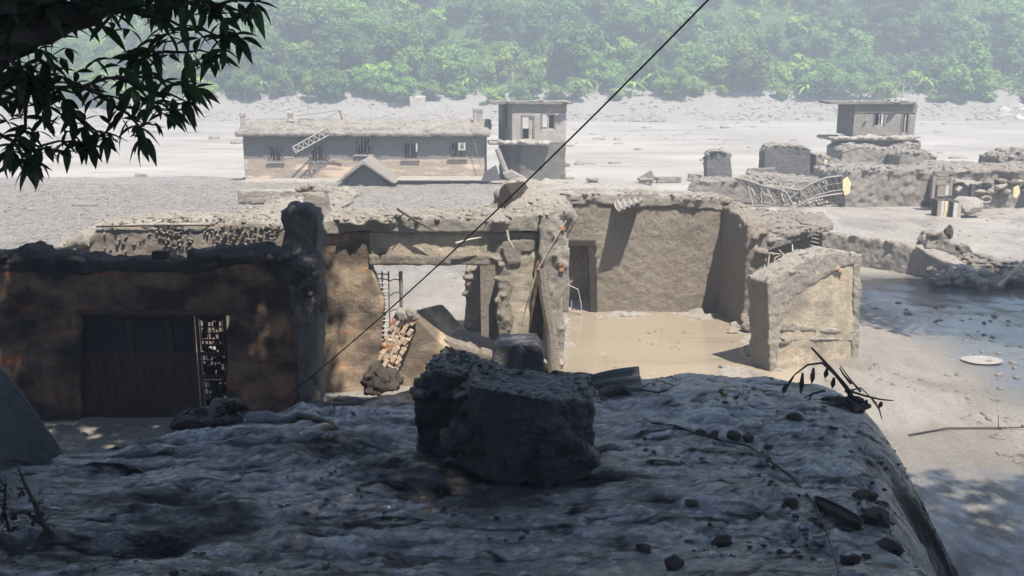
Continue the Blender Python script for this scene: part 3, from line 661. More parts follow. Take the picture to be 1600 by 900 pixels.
# middle bay: porch slab on the post, inner wall with the window opening
YB = 22.5
bm = NB()
prism(bm, pl([(498, 345), (560, 338), (640, 338), (720, 340), (800, 338), (868, 330), (872, 366), (840, 362), (700, 364), (498, 366)], YB), (0, 1.15, .05))
lumps(bm, W(520, 345, YB + .3), W(860, 340, YB + .3), 30, .22, 21, .4, .3); lumps(bm, W(520, 342, YB + .8), W(860, 336, YB + .8), 30, .2, 22, .4, .3); lumps(bm, W(535, 345, YB + .3), W(580, 345, YB + .3), 5, .26, 23, .8)
rough('porch_slab', bm, MUD, house, .06, ((.8, .2), (.22, .11)))
bm = NB()                                # mud coated corner column on the right
prism(bm, pl([(845, 335), (872, 335), (885, 370), (890, 400), (886, 430), (878, 470), (882, 520), (880, 575), (850, 580), (852, 440), (842, 400), (843, 366)], YB - .1), (0, .75, 0))
lumps(bm, W(860, 350, YB), W(878, 430, YB), 16, .12, 24, .9); lumps(bm, W(850, 560, YB - .2), W(880, 572, YB - .2), 5, .2, 25)
rough('corner_column', bm, MUD, house, .055, ((.6, .2), (.2, .11)))
for (px, py) in ((876, 360), (872, 415), (874, 424)):
    bm = NB(); c = W(px, py, YB - .16); box(bm, c, c + Vector((.11, .12, .075))); place('brick', bm, BRICKO, house)
YI = 22.64
zt = W(600, 378, YI).z
bm = NB()
prism(bm, pl([(470, 362), (580, 362), (580, 415), (600, 470), (592, 560), (596, 640), (470, 640)], YI), (0, .35, 0))
rough('side_panel_wall', bm, PLASTM, house, .055, ((1.2, .1), (.3, .06)))
bm = NB()
prism(bm, pl([(575, 362), (850, 362), (850, 404), (820, 412), (575, 416)], YI), (0, .35, 0))
prism(bm, pl([(772, 400), (838, 400), (832, 470), (822, 560), (812, 640), (785, 640), (778, 540), (784, 480)], YI), (0, .35, 0))
rough('inner_wall', bm, PLASTC, house, .055, ((1.2, .08), (.3, .05)))
bm = NB(); prism(bm, pl([(575, 398), (700, 399), (780, 396), (812, 398), (812, 412), (760, 415), (576, 414)], YI - .07), (0, .2, 0)); prism(bm, pl([(770, 378), (838, 372), (840, 390), (800, 396), (790, 402), (800, 440), (796, 470), (802, 500), (786, 560), (775, 500), (778, 430), (772, 400)], YI - .06), (0, .2, 0))
lumps(bm, W(778, 400, YI - .03), W(790, 520, YI - .03), 26, .08, 31, 1, .03)
rough('lintel_ledge', bm, MUDW, house, .04, ((.4, .12), (.15, .06)))
bm = NB(); prism(bm, pl([(790, 380), (880, 380), (880, 610), (790, 610)], 24.6), (0, .3, 0)); fixn(bm); place('void_shade_wall', bm, PLASTD, house)  # dark wall added behind the gap to stand for its shaded interior
# ladder like window grille at the left of the opening
gr = NB()
for px in (587, 597, 607, 626):
    a = W(px, 424, YI + .2); tube(gr, [a, W(px + 3, 540, YI + .2)], .022 if px != 626 else .05, 5)
place('window_frame', gr, GREYST if 0 else STEEL, house)
s = random.Random(6)
for k in range(15):
    py = 428 + k * 7.4; bm = NB(); a = W(586, py, YI + .17); b = W(606 if k % 2 else 608, py + s.uniform(-2, 2), YI + .17); tube(bm, [a, a.lerp(b, .5) + Vector((0, -.02, .015)), b], .017, 5); place('rung', bm, GREYST, house)
for k in range(4):
    bm = NB(); a = W(606, 440 + k * 24, YI + .2); b = W(628, 436 + k * 24 + s.uniform(-6, 6), YI + .2); tube(bm, [a, a.lerp(b, .5) + Vector((0, 0, .05)), b], .014, 5); place('rung', bm, RUST, house)
# rear pier seen through the opening, half shaded
bm = NB(); prism(bm, pl([(728, 412), (775, 412), (775, 545), (724, 530), (728, 470)], 28.2), (0, .5, 0)); lumps(bm, W(733, 420, 28.1), W(733, 520, 28.1), 14, .10, 41, 1, .05); lumps(bm, W(722, 528, 28), W(770, 540, 28), 10, .2, 42)
rough('rear_pier', bm, MUDW, house, .06, ((.5, .12), (.2, .08)))
bm = NB(); prism(bm, pl([(750, 405), (785, 405), (785, 600), (772, 590), (752, 540)], 25.4), (0, .3, 0)); fixn(bm); place('shaded_pier', bm, MUDW, house)
# leaning timber post and twigs in the right bay
props(place('leaning_post', tube(NB(), [W(868, 600, 22.2), W(862, 520, 22.25), W(852, 470, 22.3), W(846, 420, 22.35)], [.17, .14, .13, .12], 8), MUDW), 'thick leaning timber post standing before the right corner column', 'post')
bm = NB(); prism(bm, pl([(822, 560), (842, 440), (848, 412), (853, 460), (858, 585), (815, 590)], 22.75), (0, .1, 0)); fixn(bm); props(place('void_shade_panel', bm, RUST), 'dark triangular sheet standing in for the shaded gap behind the timber post', 'panel')  # dark sheet takes the place of shade inside the triangular gap
for pts, r, lb in (([(620, 326), (632, 334), (655, 348), (680, 362)], .03, 'dark forked branch lying on the mud covered porch slab'), ([(885, 344), (852, 400), (838, 425), (826, 470)], .016, 'thin pale twig hanging beside the corner column'),
                   ([(712, 380), (735, 374), (752, 371)], .03, 'short pale stick caught under the porch slab'), ([(792, 360), (795, 376), (803, 388)], .035, 'short curved peg sticking up from the window lintel')):
    bm = NB(); P = [W(a, b, 22.35) for a, b in pts]; tube(bm, P, [r] * (len(P) - 1) + [r * .5], 6)
    if r == .03 and pts[0][0] == 620: tube(bm, [P[1], W(622, 340, 22.3)], [.02, .01], 5)
    props(place('stick', bm, TWIG if pts[0][0] == 620 else PALEW), lb, 'stick')
# fallen wall slab with broken brick edge in the opening
fs = T('fallen_wall_slab', 'toppled plaster wall slab with a broken brick edge lying in the window opening', 'wall slab', (W(650, 600, 22.4).x, 22.4, 0))
bm = NB(); prism(bm, pl([(604, 605), (612, 560), (632, 492), (640, 486), (700, 545), (708, 600), (700, 640), (604, 640)], 22.9), (.65, 1.9, -.25)); rough('slab', bm, PLAST, fs, .05, ((.5, .07), (.2, .03)))
bm = NB(); prism(bm, pl([(690, 528), (740, 545), (765, 560), (770, 600), (690, 610)], 23.1), (.3, 1.6, -.1)); lumps(bm, W(700, 570, 23), W(765, 585, 22.9), 12, .2, 51, .5); rough('mud_ramp', bm, MUDW, fs, .05, ((.5, .16), (.2, .09)))
s = random.Random(12)
for r_ in range(15):
    for c in range(4):
        t = r_ / 14; px = 637 - 40 * t + (c - 1.2) * 9.2 + s.uniform(-1.5, 1.5) - 4; py = 488 + 106 * t + c * 2.5 + s.uniform(-1, 1)
        if s.random() < .08: continue
        m = Matrix.Translation(W(px, py, 22.74 + s.uniform(-.03, .03))) @ Matrix.Rotation(-.95 + s.uniform(-.12, .12), 4, 'Y') @ Matrix.Rotation(s.uniform(-.15, .15), 4, 'Z')
        bm = NB(); box(bm, (-.095, -.06, -.05), (.095, .06, .05)); bmesh.ops.bevel(bm, geom=bm.edges[:], offset=.012, segments=1, affect='EDGES')
        for v in bm.verts: v.co += Vector((s.uniform(-.008, .008),) * 3)
        bm.transform(m); place('brick', bm, BRICKO if s.random() < .12 else BRICK, fs)
for (px, py, sz) in ((600, 540, .10), (592, 549, .08), (628, 492, .2), (642, 488, .17), (648, 496, .12)):
    bm = NB(); bmesh.ops.create_icosphere(bm, subdivisions=1, radius=sz, matrix=Matrix.Translation(W(px, py, 22.72))); rough('rubble_lump', bm, BRICKO if px < 605 else MUD, fs, .03, ((.2, .1),))
# heap on the slab: torn wedge and sunny mud ridge
bm = NB(); prism(bm, pl([(776, 330), (781, 296), (789, 287), (798, 300), (808, 328)], 25.2), (.5, .6, 0)); fixn(bm); props(place('torn_wall_stub', bm, RUST), 'triangular wall stub, coloured dark for shade, at the back of the porch slab', 'wall stub')  # whole wedge coloured dark for its face turned from the sun
bm = NB()
for c, r in (((803, 305, 25.9), .42), ((815, 300, 26.4), .5), ((830, 315, 26), .5), ((850, 318, 26.2), .45), ((825, 330, 25.4), .5), ((862, 330, 25.3), .5), ((795, 325, 26), .4), ((875, 340, 25.5), .4), ((760, 335, 26), .3)):
    bmesh.ops.create_icosphere(bm, subdivisions=2, radius=1, matrix=Matrix.Translation(W(*c)) @ Matrix.Diagonal((r * 1.3, r, r * .8, 1)))
prism(bm, pl([(750, 345), (790, 320), (880, 312), (900, 345), (880, 380), (840, 360)], 25.2), (.3, 5, -.5))
props(rough('mud_heap', bm, MUD, None, .07, ((.7, .25), (.22, .12))), 'pale heap of mud piled between the two roofless ruins', 'mud heap')

# ------------------------------------------------------------------ roofless house on the right
Y2 = 31.0
rh = T('roofless_house', 'roofless mud plastered house with doorway and brown pool on its floor', 'ruined house', (4, Y2, 0))
bm = NB()
prism(bm, pl([(862, 306), (930, 303), (1000, 306), (1060, 304), (1110, 310), (1140, 318), (1160, 330), (1160, 520), (932, 520), (928, 381), (888, 381), (888, 520), (862, 520)], Y2), (0, .5, 0))
lumps(bm, W(870, 308, Y2 + .2), W(1140, 312, Y2 + .2), 44, .2, 61, .5, .2)
rough('back_wall', bm, MUDW, rh, .07, ((1.5, .2), (.25, .10), (.12, .05)))
bm = NB(); prism(bm, pl([(862, 303), (1000, 301), (1120, 306), (1165, 322), (1165, 345), (1120, 330), (1060, 322), (1000, 326), (930, 318), (862, 324)], Y2 - .06), (0, .62, .03)); lumps(bm, W(880, 304, Y2 + .3), W(1140, 310, Y2 + .3), 30, .24, 62, .4, .2)
rough('mud_crest', bm, MUD, rh, .07, ((.8, .22), (.22, .12)))
bm = NB(); bm2 = pl([(918, 378), (932, 378), (934, 500), (922, 500)], Y2 - .03); prism(bm, bm2, (0, .3, 0)); prism(bm, pl([(880, 374), (932, 374), (932, 386), (880, 386)], Y2 - .05), (0, .3, 0)); rough('door_frame', bm, RUST, rh, .035, ((.3, .04),))
bm = NB(); prism(bm, pl([(870, 340), (960, 340), (960, 520), (870, 520)], Y2 + 1.5), (0, .2, 0)); fixn(bm); place('passage_wall', bm, PLASTC, rh)
bm = NB(); tube(bm, [W(887, 445, 30.6), W(903, 452, 30.6), W(908, 475, 30.6), W(909, 495, 30.6)], .02, 6); tube(bm, [W(893, 470, 30.6), W(893, 486, 30.6), W(908, 488, 30.6)], .015, 5); place('chair_frame', bm, PALEW, rh)
# side wall running towards the camera, its left face in shade
A0, B0 = W(1142, 500, 31.2), W(1166, 500, 29.2)
bm = NB(); x0, x1 = W(1122, 400, 31.2).x, W(1166, 400, 29.0).x
hz_ = lambda px, py, Y: W(px, py, Y).z
prism(bm, [Vector((x0, 31.3, -.3)), Vector((x1, 29.0, -.3)), Vector((x1, 29.0, hz_(1166, 352, 29))), Vector((x1 - .12, 29.7, hz_(1150, 335, 29.7))), Vector((x0, 31.3, hz_(1122, 318, 31.3)))], (.72, .25, .0))
prism(bm, [Vector((x1 - .05, 29.0, -.3)), Vector((x1 + .35, 28.8, -.3)), Vector((x1 + .45, 28.9, hz_(1190, 405, 29))), Vector((x1, 29.0, hz_(1166, 356, 29)))], (.25, .7, 0))
lumps(bm, (x1 + .3, 29.1, 2.9), (x1 + .1, 31, 3.6), 22, .2, 63, .6, .2); lumps(bm, (x1 + .2, 28.9, .2), (x1 + .8, 28.8, .1), 10, .3, 64, .8); lumps(bm, (x1 + .3, 28.95, 1), (x1 + .4, 28.95, 2.9), 16, .13, 65, 1)
rough('side_wall', bm, MUDW, rh, .06, ((.9, .2), (.2, .1)))
bm = NB()                                # corrugated sheet folded over the wall top
def corr(bm, P00, P10, P01, P11, n, amp, seg=6, th=.012, bend=0., along=True):
    """corrugated sheet: waves run across the P00->P10 edge, n waves"""
    P00, P10, P01, P11 = map(Vector, (P00, P10, P01, P11)); nn = (P10 - P00).cross(P01 - P00).normalized(); N_ = n * 6; g = []
    for j in range(seg + 1):
        r = []
        for i in range(N_ + 1):
            u, v = i / N_, j / seg; p = P00.lerp(P10, u).lerp(P01.lerp(P11, u), v) + nn * (amp * math.sin(u * n * 6.283) + bend * math.sin(v * 3.14)); r.append(p)
        g.append(r)
    T_ = [[bm.verts.new(p + nn * th) for p in r] for r in g]; B_ = [[bm.verts.new(p - nn * th) for p in r] for r in g]
    for j in range(seg):
        for i in range(N_):
            bm.faces.new((T_[j][i], T_[j][i + 1], T_[j + 1][i + 1], T_[j + 1][i])); bm.faces.new((B_[j][i], B_[j + 1][i], B_[j + 1][i + 1], B_[j][i + 1]))
    for j in range(seg):
        for i in (0, N_): bm.faces.new((T_[j][i], T_[j + 1][i], B_[j + 1][i], B_[j][i]))
    for i in range(N_):
        for j in (0, seg): bm.faces.new((T_[j][i], T_[j][i + 1], B_[j][i + 1], B_[j][i]))
    for f in bm.faces: f.smooth = True
    fixn(bm); return bm
corr(bm, W(956, 302, 31.2), W(1003, 304, 31.2), W(967, 330, 30.05), W(1004, 314, 30.0), 5, .05, 8, .012, .16)
props(place('corrugated_sheet', bm, CORR), 'small bent corrugated sheet poking over the roofless house wall top', 'roof sheet', 'corrugated sheets')
for i, (a_, b_, n_) in enumerate((((940, 492), (1120, 492), 26), ((1150, 505), (1190, 560), 14), ((882, 500), (872, 590), 16), ((1130, 580), (1200, 590), 12), ((960, 596), (1120, 600), 16))):
    bm = NB(); lumps(bm, G(*a_, .0) + Vector((0, .1, -.06)), G(*b_, .0) + Vector((0, .1, -.06)), n_, .24, 400 + i, .5, .25)
    props(rough('silt_heap', bm, MUD, None, .06, ((.4, .16), (.15, .1))), 'silt slumped at the edge of the brown pool', 'silt', kind='stuff')
# pool on the floor
gx2 = np.linspace(.2, 8.6, 60); gy2 = np.linspace(21, 31.3, 70)
def poolz(x, y): return x * 0 - .035 + .004 * fbm(x * 1.1, y * 1.1, 2, 81)
sheet('brown_pool', gx2, gy2, poolz, POOL)
def pts_on(px, py): g = G(px, py, .05); return Vector((g.x, g.y, top(g.x, g.y) + .05))
for pts, r, lb, mt in (([(1022, 511), (1045, 507), (1068, 502)], .06, 'pale log afloat on the brown pool', MUD), ([(885, 490), (895, 505), (918, 519)], .035, 'muddy branch on the pool edge by the doorway', PALEW),
                       ([(980, 540), (985, 546), (984, 552)], .012, 'tiny twig standing in the middle of the brown pool', TWIG), ([(1420, 681), (1480, 672), (1560, 667), (1640, 664)], .018, 'long thin stick lying across the mud at the right edge', TWIG)):
    bm = NB(); P = [pts_on(*p) for p in pts]; tube(bm, P, [r] * (len(P) - 1) + [r * .4], 6)
    if r == .035: tube(bm, [P[1], P[1] + Vector((-.3, .2, .25))], [.02, .008], 5); tube(bm, [P[1], P[1] + Vector((.1, -.3, .1)), P[1] + Vector((-.1, -.5, .02))], [.02, .015, .008], 5)
    if r == .018: tube(bm, [P[2], P[2] + Vector((-.03, 0, .3))], [.012, .005], 5)
    props(place('branch', bm, mt), lb, 'branch')
# pale puddle on the right
c = G(1535, 558, .1); c.z = top(c.x, c.y) + .03; bm = NB(); vs = [bm.verts.new((c.x + .55 * math.cos(a) * (1 + .04 * math.sin(3 * a)), c.y + .42 * math.sin(a) * (1 + .06 * math.sin(2 * a)), c.z)) for a in np.linspace(0, 6.283, 32)[:-1]]; bm.faces.new(vs)
o = place('puddle', bm, PUD); o['kind'] = 'structure'

# ------------------------------------------------------------------ lone wall stump at the right
A = W(1212, 590, 24.5); B = W(1334, 565, 25.7)
def q(px, py): return WP(px, py, A, B)
d = (Vector((B.x, B.y, 0)) - Vector((A.x, A.y, 0))).normalized(); back = Vector((-d.y, d.x, 0)) * .75
ws = T('wall_stump', 'free standing stump of ochre plastered wall capped with mud, in the sun at right', 'wall stump', (A.x + 1, 25, 0))
bm = NB(); prism(bm, [q(*p) for p in ((1213, 600), (1214, 440), (1250, 420), (1300, 402), (1340, 402), (1338, 470), (1336, 600))], back); rough('plaster_face', bm, PLASTC, ws, .045, ((.9, .08), (.25, .035)))
bm = NB(); f = back * -.05
prism(bm, [q(*p) + f for p in ((1203, 600), (1198, 440), (1222, 425), (1272, 398), (1312, 392), (1345, 398), (1346, 412), (1310, 418), (1290, 432), (1262, 450), (1240, 462), (1226, 480), (1216, 520), (1212, 560), (1214, 600))], back * 1.1)
prism(bm, [q(*p) + f for p in ((1332, 400), (1346, 400), (1344, 470), (1338, 590), (1328, 590), (1333, 470))], back * 1.12)
prism(bm, [q(*p) + f * .5 for p in ((1212, 505), (1260, 508), (1335, 517), (1335, 524), (1260, 518), (1212, 515))], back * .4)
prism(bm, [q(*p) + f * .5 for p in ((1212, 530), (1270, 527), (1334, 528), (1334, 533), (1270, 532), (1212, 536))], back * .4)
lumps(bm, q(1215, 435) + back * .5, q(1335, 402) + back * .5, 20, .2, 71, .55, .2); lumps(bm, q(1205, 580), q(1330, 572), 10, .16, 72, .5)
rough('mud_cap', bm, MUD, ws, .04, ((.5, .15), (.16, .08)))
for (px, py) in ((1302, 421), (1308, 424)):
    bm = NB(); c = q(px, py) + f * 1.6; box(bm, c, c + Vector((.14, .1, .07))); place('brick', bm, BRICK, ws)

# ------------------------------------------------------------------ collapsed slab and low broken wall behind it
cs = T('collapsed_roof', 'collapsed roof slab strewn with rubble behind the roofless house, dark hollow beneath', 'collapsed roof', (W(1230, 400, 30).x, 30.5, 0))
bm = NB(); a, b, c2, d2 = W(1186, 385, 29.6), W(1272, 357, 30.6), W(1303, 350, 31.6), W(1150, 330, 32)
prism(bm, [a, b, c2, W(1290, 338, 34.5), W(1150, 326, 33.5)], (0, 0, -.22)); s = random.Random(14)
for k in range(120):
    u, v = s.random(), s.random(); p = a.lerp(b, u).lerp(W(1150, 326, 33.5).lerp(W(1290, 338, 34.5), u), v) + Vector((0, 0, .05)); r = s.uniform(.07, .26)
    bmesh.ops.create_icosphere(bm, subdivisions=1, radius=1, matrix=Matrix.Translation(p) @ Matrix.Rotation(s.uniform(0, 3), 4, 'Z') @ Matrix.Diagonal((r * 1.6, r, r * .6, 1)))
rough('rubble_deck', bm, MUDG, cs, .055, ((.4, .1), (.14, .08)), False)
bm = NB(); prism(bm, [a + Vector((-.02, -.06, -.02)), b + Vector((0, -.06, -.02)), b + Vector((0, -.06, -.24)), a + Vector((-.02, -.06, -.24))], (0, .25, 0)); rough('slab_edge', bm, SLABM, cs, .035, ((.3, .03),))
bm = NB(); prism(bm, [W(1180, 430, 31.5), W(1180, 372, 31.5), W(1285, 352, 31.8), W(1285, 430, 31.8)], (0, .4, 0)); fixn(bm); place('hollow_wall', bm, MUDW, cs)
# debris under it
for k in range(9):
    bm = NB(); px = 1190 + k * 7; P = [W(px - 4, 412 + s.uniform(-4, 6), 29), W(px + s.uniform(-8, 12), 398 + s.uniform(-6, 6), 29.1), W(px + s.uniform(-10, 22), 384 + s.uniform(-4, 18), 29.3)]
    tube(bm, P, [.03, .025, .015], 5); props(place('branch', bm, PALEW if k % 3 else WOOD), 'pale broken branch tangled in the hollow under the collapsed roof', 'branch', 'branches under the collapsed roof')
gr = T('window_grille', 'small rusted lattice grille upright between collapsed roof and low wall', 'grille', (W(1272, 400, 30.7).x, 30.7, .5))
for px in (1266, 1271, 1276): place('bar', tube(NB(), [W(px, 362, 30.7), W(px + 3, 398, 30.7)], .025, 5), RUST, gr)
for k in range(6): place('bar', tube(NB(), [W(1265, 365 + k * 6, 30.68), W(1279, 368 + k * 6, 30.68)], .02, 5), STEEL, gr)
bm = NB()
P0, P1, P2 = G(1262, 402, .1), G(1450, 425, .1), G(1535, 452, .05)
def wseg(bm, a, b, h0, h1, th):
    d = (Vector(b) - Vector(a)); d.z = 0; n_ = Vector((-d.y, d.x, 0)).normalized() * th; n_ = n_ if n_.y > 0 else -n_
    prism(bm, [Vector((a[0], a[1], -.4)), Vector((b[0], b[1], -.4)), Vector((b[0], b[1], h1)), Vector((a[0], a[1], h0))], n_)
wseg(bm, P0, P1, 1.25, .95, .55); wseg(bm, P1 + Vector((-.5, .3, 0)), P2, 1.15, .25, .8); lumps(bm, P0 + Vector((0, .25, 1.2)), P1 + Vector((0, .25, .95)), 26, .17, 81, .5); lumps(bm, P1 + Vector((0, .3, .9)), P2 + Vector((0, .3, .25)), 22, .22, 82, .7, .3)
props(rough('low_wall', bm, MUD, None, .06, ((.6, .16), (.2, .08))), 'low broken wall running back from the wall stump to the rubble heap', 'wall')
for k, (pa, pb) in enumerate((((1385, 417), (1423, 405)), ((1390, 412), (1440, 424)))):
    bm = NB(); tube(bm, [pts_on(*pa) + Vector((0, 0, .08)), pts_on(*pb) + Vector((0, 0, .2 if k == 0 else .05))], .05, 6); props(place('timber', bm, PALEW), ['short pale pole propped against the foot of the low wall', 'pale plank lying flat at the foot of the low wall'][k], 'timber')
# rubble heap at the right edge
def stone_mesh(seed, r=1.):
    bm = NB(); bmesh.ops.create_icosphere(bm, subdivisions=2, radius=r)
    for v in bm.verts:
        p = v.co * 1.1 + Vector((seed * 3.1,) * 3); v.co *= .78 + .45 * (noise.noise(p) + .5) ; v.co += Vector((round(v.co.x * 1.6) / 1.6 - v.co.x, round(v.co.y * 1.6) / 1.6 - v.co.y, round(v.co.z * 1.7) / 1.7 - v.co.z)) * .35
        v.co += noise.noise_vector(v.co * 4 + Vector((seed,) * 3)) * .06
    me = bpy.data.meshes.new('stone'); bm.to_mesh(me); bm.free(); return me
SM = [stone_mesh(i) for i in range(7)]
def stone(p, r, k, mat, label, cat='stone', group=None, name='rubble_stone', sx=1, sz=.8, rz=0):
    me = SM[k % 7]; key = 'st%d_%s' % (k % 7, mat.name)
    if key not in bpy.data.meshes: m = me.copy(); m.name = key; m.materials.clear(); m.materials.append(mat)
    o = bpy.data.objects.new(name, bpy.data.meshes[key]); link(o); o.location = p; o.scale = (r * sx, r, r * sz); o.rotation_euler = (0, 0, rz); return props(o, label, cat, group)
s = random.Random(77)
hx = [(1470, 400, 1.1), (1500, 400, .8), (1530, 400, .75), (1560, 405, .7), (1590, 410, .6), (1450, 425, .3)]
bm = NB(); P = [G(1462, 432), G(1520, 440), G(1640, 445), G(1660, 425), G(1480, 418)]
for (px, py, r) in ((1475, 412, .8), (1500, 415, .7), (1530, 420, .7), (1560, 424, .65), (1590, 430, .6), (1500, 432, .45), (1540, 437, .45), (1630, 432, .6)):
    g = G(px, py + 12); bmesh.ops.create_icosphere(bm, subdivisions=2, radius=1, matrix=Matrix.Translation((g.x, g.y, .15)) @ Matrix.Diagonal((r * 1.5, r * 1.2, r, 1)))
props(rough('rubble_mound', bm, MUDW, None, .08, ((.5, .3), (.2, .14)), False), 'mound of fine rubble at the right edge behind the low wall', 'rubble', kind='stuff')
for k in range(95):
    px = s.uniform(1445, 1625); t = (px - 1445) / 180; pyt = 375 + 45 * t; py = s.uniform(pyt, 440); g = G(px, min(446, py + 16)); zz = max(.05, (7.6 - g.y * ((py - 120) / 1500)) if True else 0)
    r = s.uniform(.09, .26); stone(Vector((g.x, g.y - .2, zz * .96)), r, k, s.choice([MUD, MUDW, MUDG, MUDG]), 'mud coated stone in the rubble heap at the right edge', 'stone', 'stones of the rubble heap', sx=s.uniform(.9, 1.6), rz=s.uniform(0, 6))
for pp_, ex_, lb_ in ((((1446, 415), (1447, 378), (1455, 366), (1472, 363), (1482, 374), (1494, 384), (1492, 412)), .9, 'largest upright boulder at the left end of the rubble heap'), (((1490, 402), (1496, 384), (1512, 382), (1522, 392), (1518, 406)), .6, 'second boulder lying beside the upright one on the rubble heap')):
    bm = NB(); prism(bm, pl(pp_, 37), (0, ex_, 0)); props(rough('boulder', bm, MUDG, None, .05, ((.5, .4), (.18, .2))), lb_, 'boulder')
stone(W(1481, 365, 37.3), .17, 4, MUDD, 'small dark knob of stone perched on the tallest rubble boulder', 'stone', name='stone', sz=2)
bm = NB(); tube(bm, [W(1560, 447, 33), W(1580, 427, 33.2), W(1625, 385, 34)], .05, 7); props(place('pole', bm, PALEW), 'long pale pole leaning across the rubble heap at the right edge', 'pole')
bm = NB(); box(bm, (0, 0, 0), (1.6, .7, .35), M=Matrix.Translation(G(1555, 447)) @ Matrix.Rotation(.1, 4, 'X')); props(rough('concrete_slab', bm, MUDD, None, .05, ((.4, .07),)), 'dark flat slab at the foot of the rubble heap by the pale pole', 'slab')

# ------------------------------------------------------------------ long flooded building across the mud
YL = 72.0
lb = T('long_building', 'long single storey flooded building with five barred windows and mud covered roof', 'building', (-11, YL, 0))
xa, xb = W(380, 240, YL).x, W(757, 240, YL).x; ze = W(560, 209, YL).z
wins = [(418, 441, 229, 252), (484, 507, 227, 251), (555, 582, 216, 241), (628, 653, 223, 248), (702, 728, 222, 246)]
hs = [(W(a, 230, YL).x - xa, W(b, 230, YL).x - xa, W(a, d, YL).z, W(a, c, YL).z) for a, b, c, d in wins]
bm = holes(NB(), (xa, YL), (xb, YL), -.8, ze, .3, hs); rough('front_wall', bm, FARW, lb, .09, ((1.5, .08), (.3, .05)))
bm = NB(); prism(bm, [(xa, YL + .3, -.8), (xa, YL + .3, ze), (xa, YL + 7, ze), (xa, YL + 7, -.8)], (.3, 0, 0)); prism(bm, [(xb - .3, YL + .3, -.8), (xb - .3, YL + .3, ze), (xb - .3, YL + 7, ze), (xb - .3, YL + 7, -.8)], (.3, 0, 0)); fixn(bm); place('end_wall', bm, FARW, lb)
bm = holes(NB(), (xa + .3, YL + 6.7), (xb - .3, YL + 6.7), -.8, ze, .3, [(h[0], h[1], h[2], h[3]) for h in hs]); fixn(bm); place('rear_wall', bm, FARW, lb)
s = random.Random(21)
for h in hs:
    x0, x1, z0, z1 = xa + h[0], xa + h[1], h[2], h[3]
    bm = NB()
    for a in ((x0 - .05, YL - .06, z0 - .05, x1 + .05, z0 + .04), (x0 - .05, YL - .06, z1 - .04, x1 + .05, z1 + .05), (x0 - .05, YL - .06, z0 + .04, x0 + .04, z1 - .04), (x1 - .04, YL - .06, z0 + .04, x1 + .05, z1 - .04)): box(bm, (a[0], a[1], a[2]), (a[3], YL + .08, a[4]))
    f = place('window_frame', bm, STEEL, lb)
    bm = NB(); box(bm, (x0 - .12, YL - .16, z0 - .13), (x1 + .12, YL + .05, z0 - .055)); place('sill', bm, PALE, f)
    for k in range(5):
        x = x0 + (x1 - x0) * (k + .7) / 5.4; place('bar', tube(NB(), [(x, YL + .02, z0), (x + s.uniform(-.05, .05), YL + .02, z1)], .028, 5), STEEL if k % 2 else PALEW, f)
    for k in range(3):
        bm = NB(); x = s.uniform(x0, x1 - .2); z = s.uniform(z0, z1 - .3); prism(bm, [(x, YL + .06, z), (x + .16, YL + .06, z), (x + s.uniform(.05, .2), YL + .06, z + s.uniform(.3, .7))], (0, .03, 0)); fixn(bm); place('clinging_rag', bm, PALE, f)
bm = NB(); xr0, xr1 = W(364, 207, YL - .7).x, W(766, 207, YL - .7).x
prism(bm, [(xr0, YL - .45, ze + .02), (xr1, YL - .45, ze + .02), (xr1, YL - .45, ze + .2), (xr0, YL - .45, ze + .2)], (0, 8.2, .4)); fixn(bm); place('roof_slab', bm, PALE, lb)
bm = NB(); prism(bm, [(xr0 + .05, YL - .7, ze + .15), (xr1 - .05, YL - .7, ze + .15), (xr1 - .1, YL + 2.5, ze + .95), (xr1 - .1, YL + 7.4, ze + .7), (xr0 + .1, YL + 7.4, ze + .7), (xr0 + .1, YL + 2.2, ze + .85)], (0, 0, -.35))
for k in range(170):
    p = Vector((s.uniform(xr0 + .3, xr1 - .3), YL + s.uniform(-.5, 3.5), 0)); p.z = ze + .3 + min(.6, (p.y - YL + .7) * .2); r = s.uniform(.1, .38)
    bmesh.ops.create_icosphere(bm, subdivisions=1, radius=1, matrix=Matrix.Translation(p) @ Matrix.Diagonal((r * 1.8, r, r * .5, 1)))
rough('mud_cover', bm, MUDG, lb, .11, ((.8, .2), (.3, .12)), False)
for px, y0, y1, dx in ((380, 200, 176, .0), (454, 193, 174, 0), (743, 192, 168, 0), (750, 194, 169, .0)):
    bm = NB(); p = W(px, y0, YL + 1.2); t_ = W(px, y1, YL + 1.2); box(bm, (p.x - .17, p.y - .17, p.z - .4), (p.x + .17, p.y + .17, t_.z)); box(bm, (p.x - .2, p.y - .2, t_.z - .28), (p.x + .2, p.y + .2, t_.z + .02)); bmesh.ops.create_cone(bm, segments=9, radius1=.9 if px == 454 else .35, radius2=.16, depth=.7, matrix=Matrix.Translation((p.x, p.y, p.z - .05)))
    rough('roof_post', bm, PALE, lb, .06, ((.4, .08),))
bm = NB()
for a, b in ((372, 470), (470, 560), (640, 770)): 
    for k in range(14): p = W(s.uniform(a, b), 276, YL - 1); r = s.uniform(.2, .7); bmesh.ops.create_icosphere(bm, subdivisions=2, radius=1, matrix=Matrix.Translation((p.x, YL - s.uniform(.2, 1.2), -.05)) @ Matrix.Diagonal((r * 2.2, r, r * .55, 1)))
props(rough('silt_bank', bm, MUD, None, .12, ((.6, .2), (.2, .1))), 'silt banked up along the foot of the long flooded building', 'silt bank', kind='stuff')
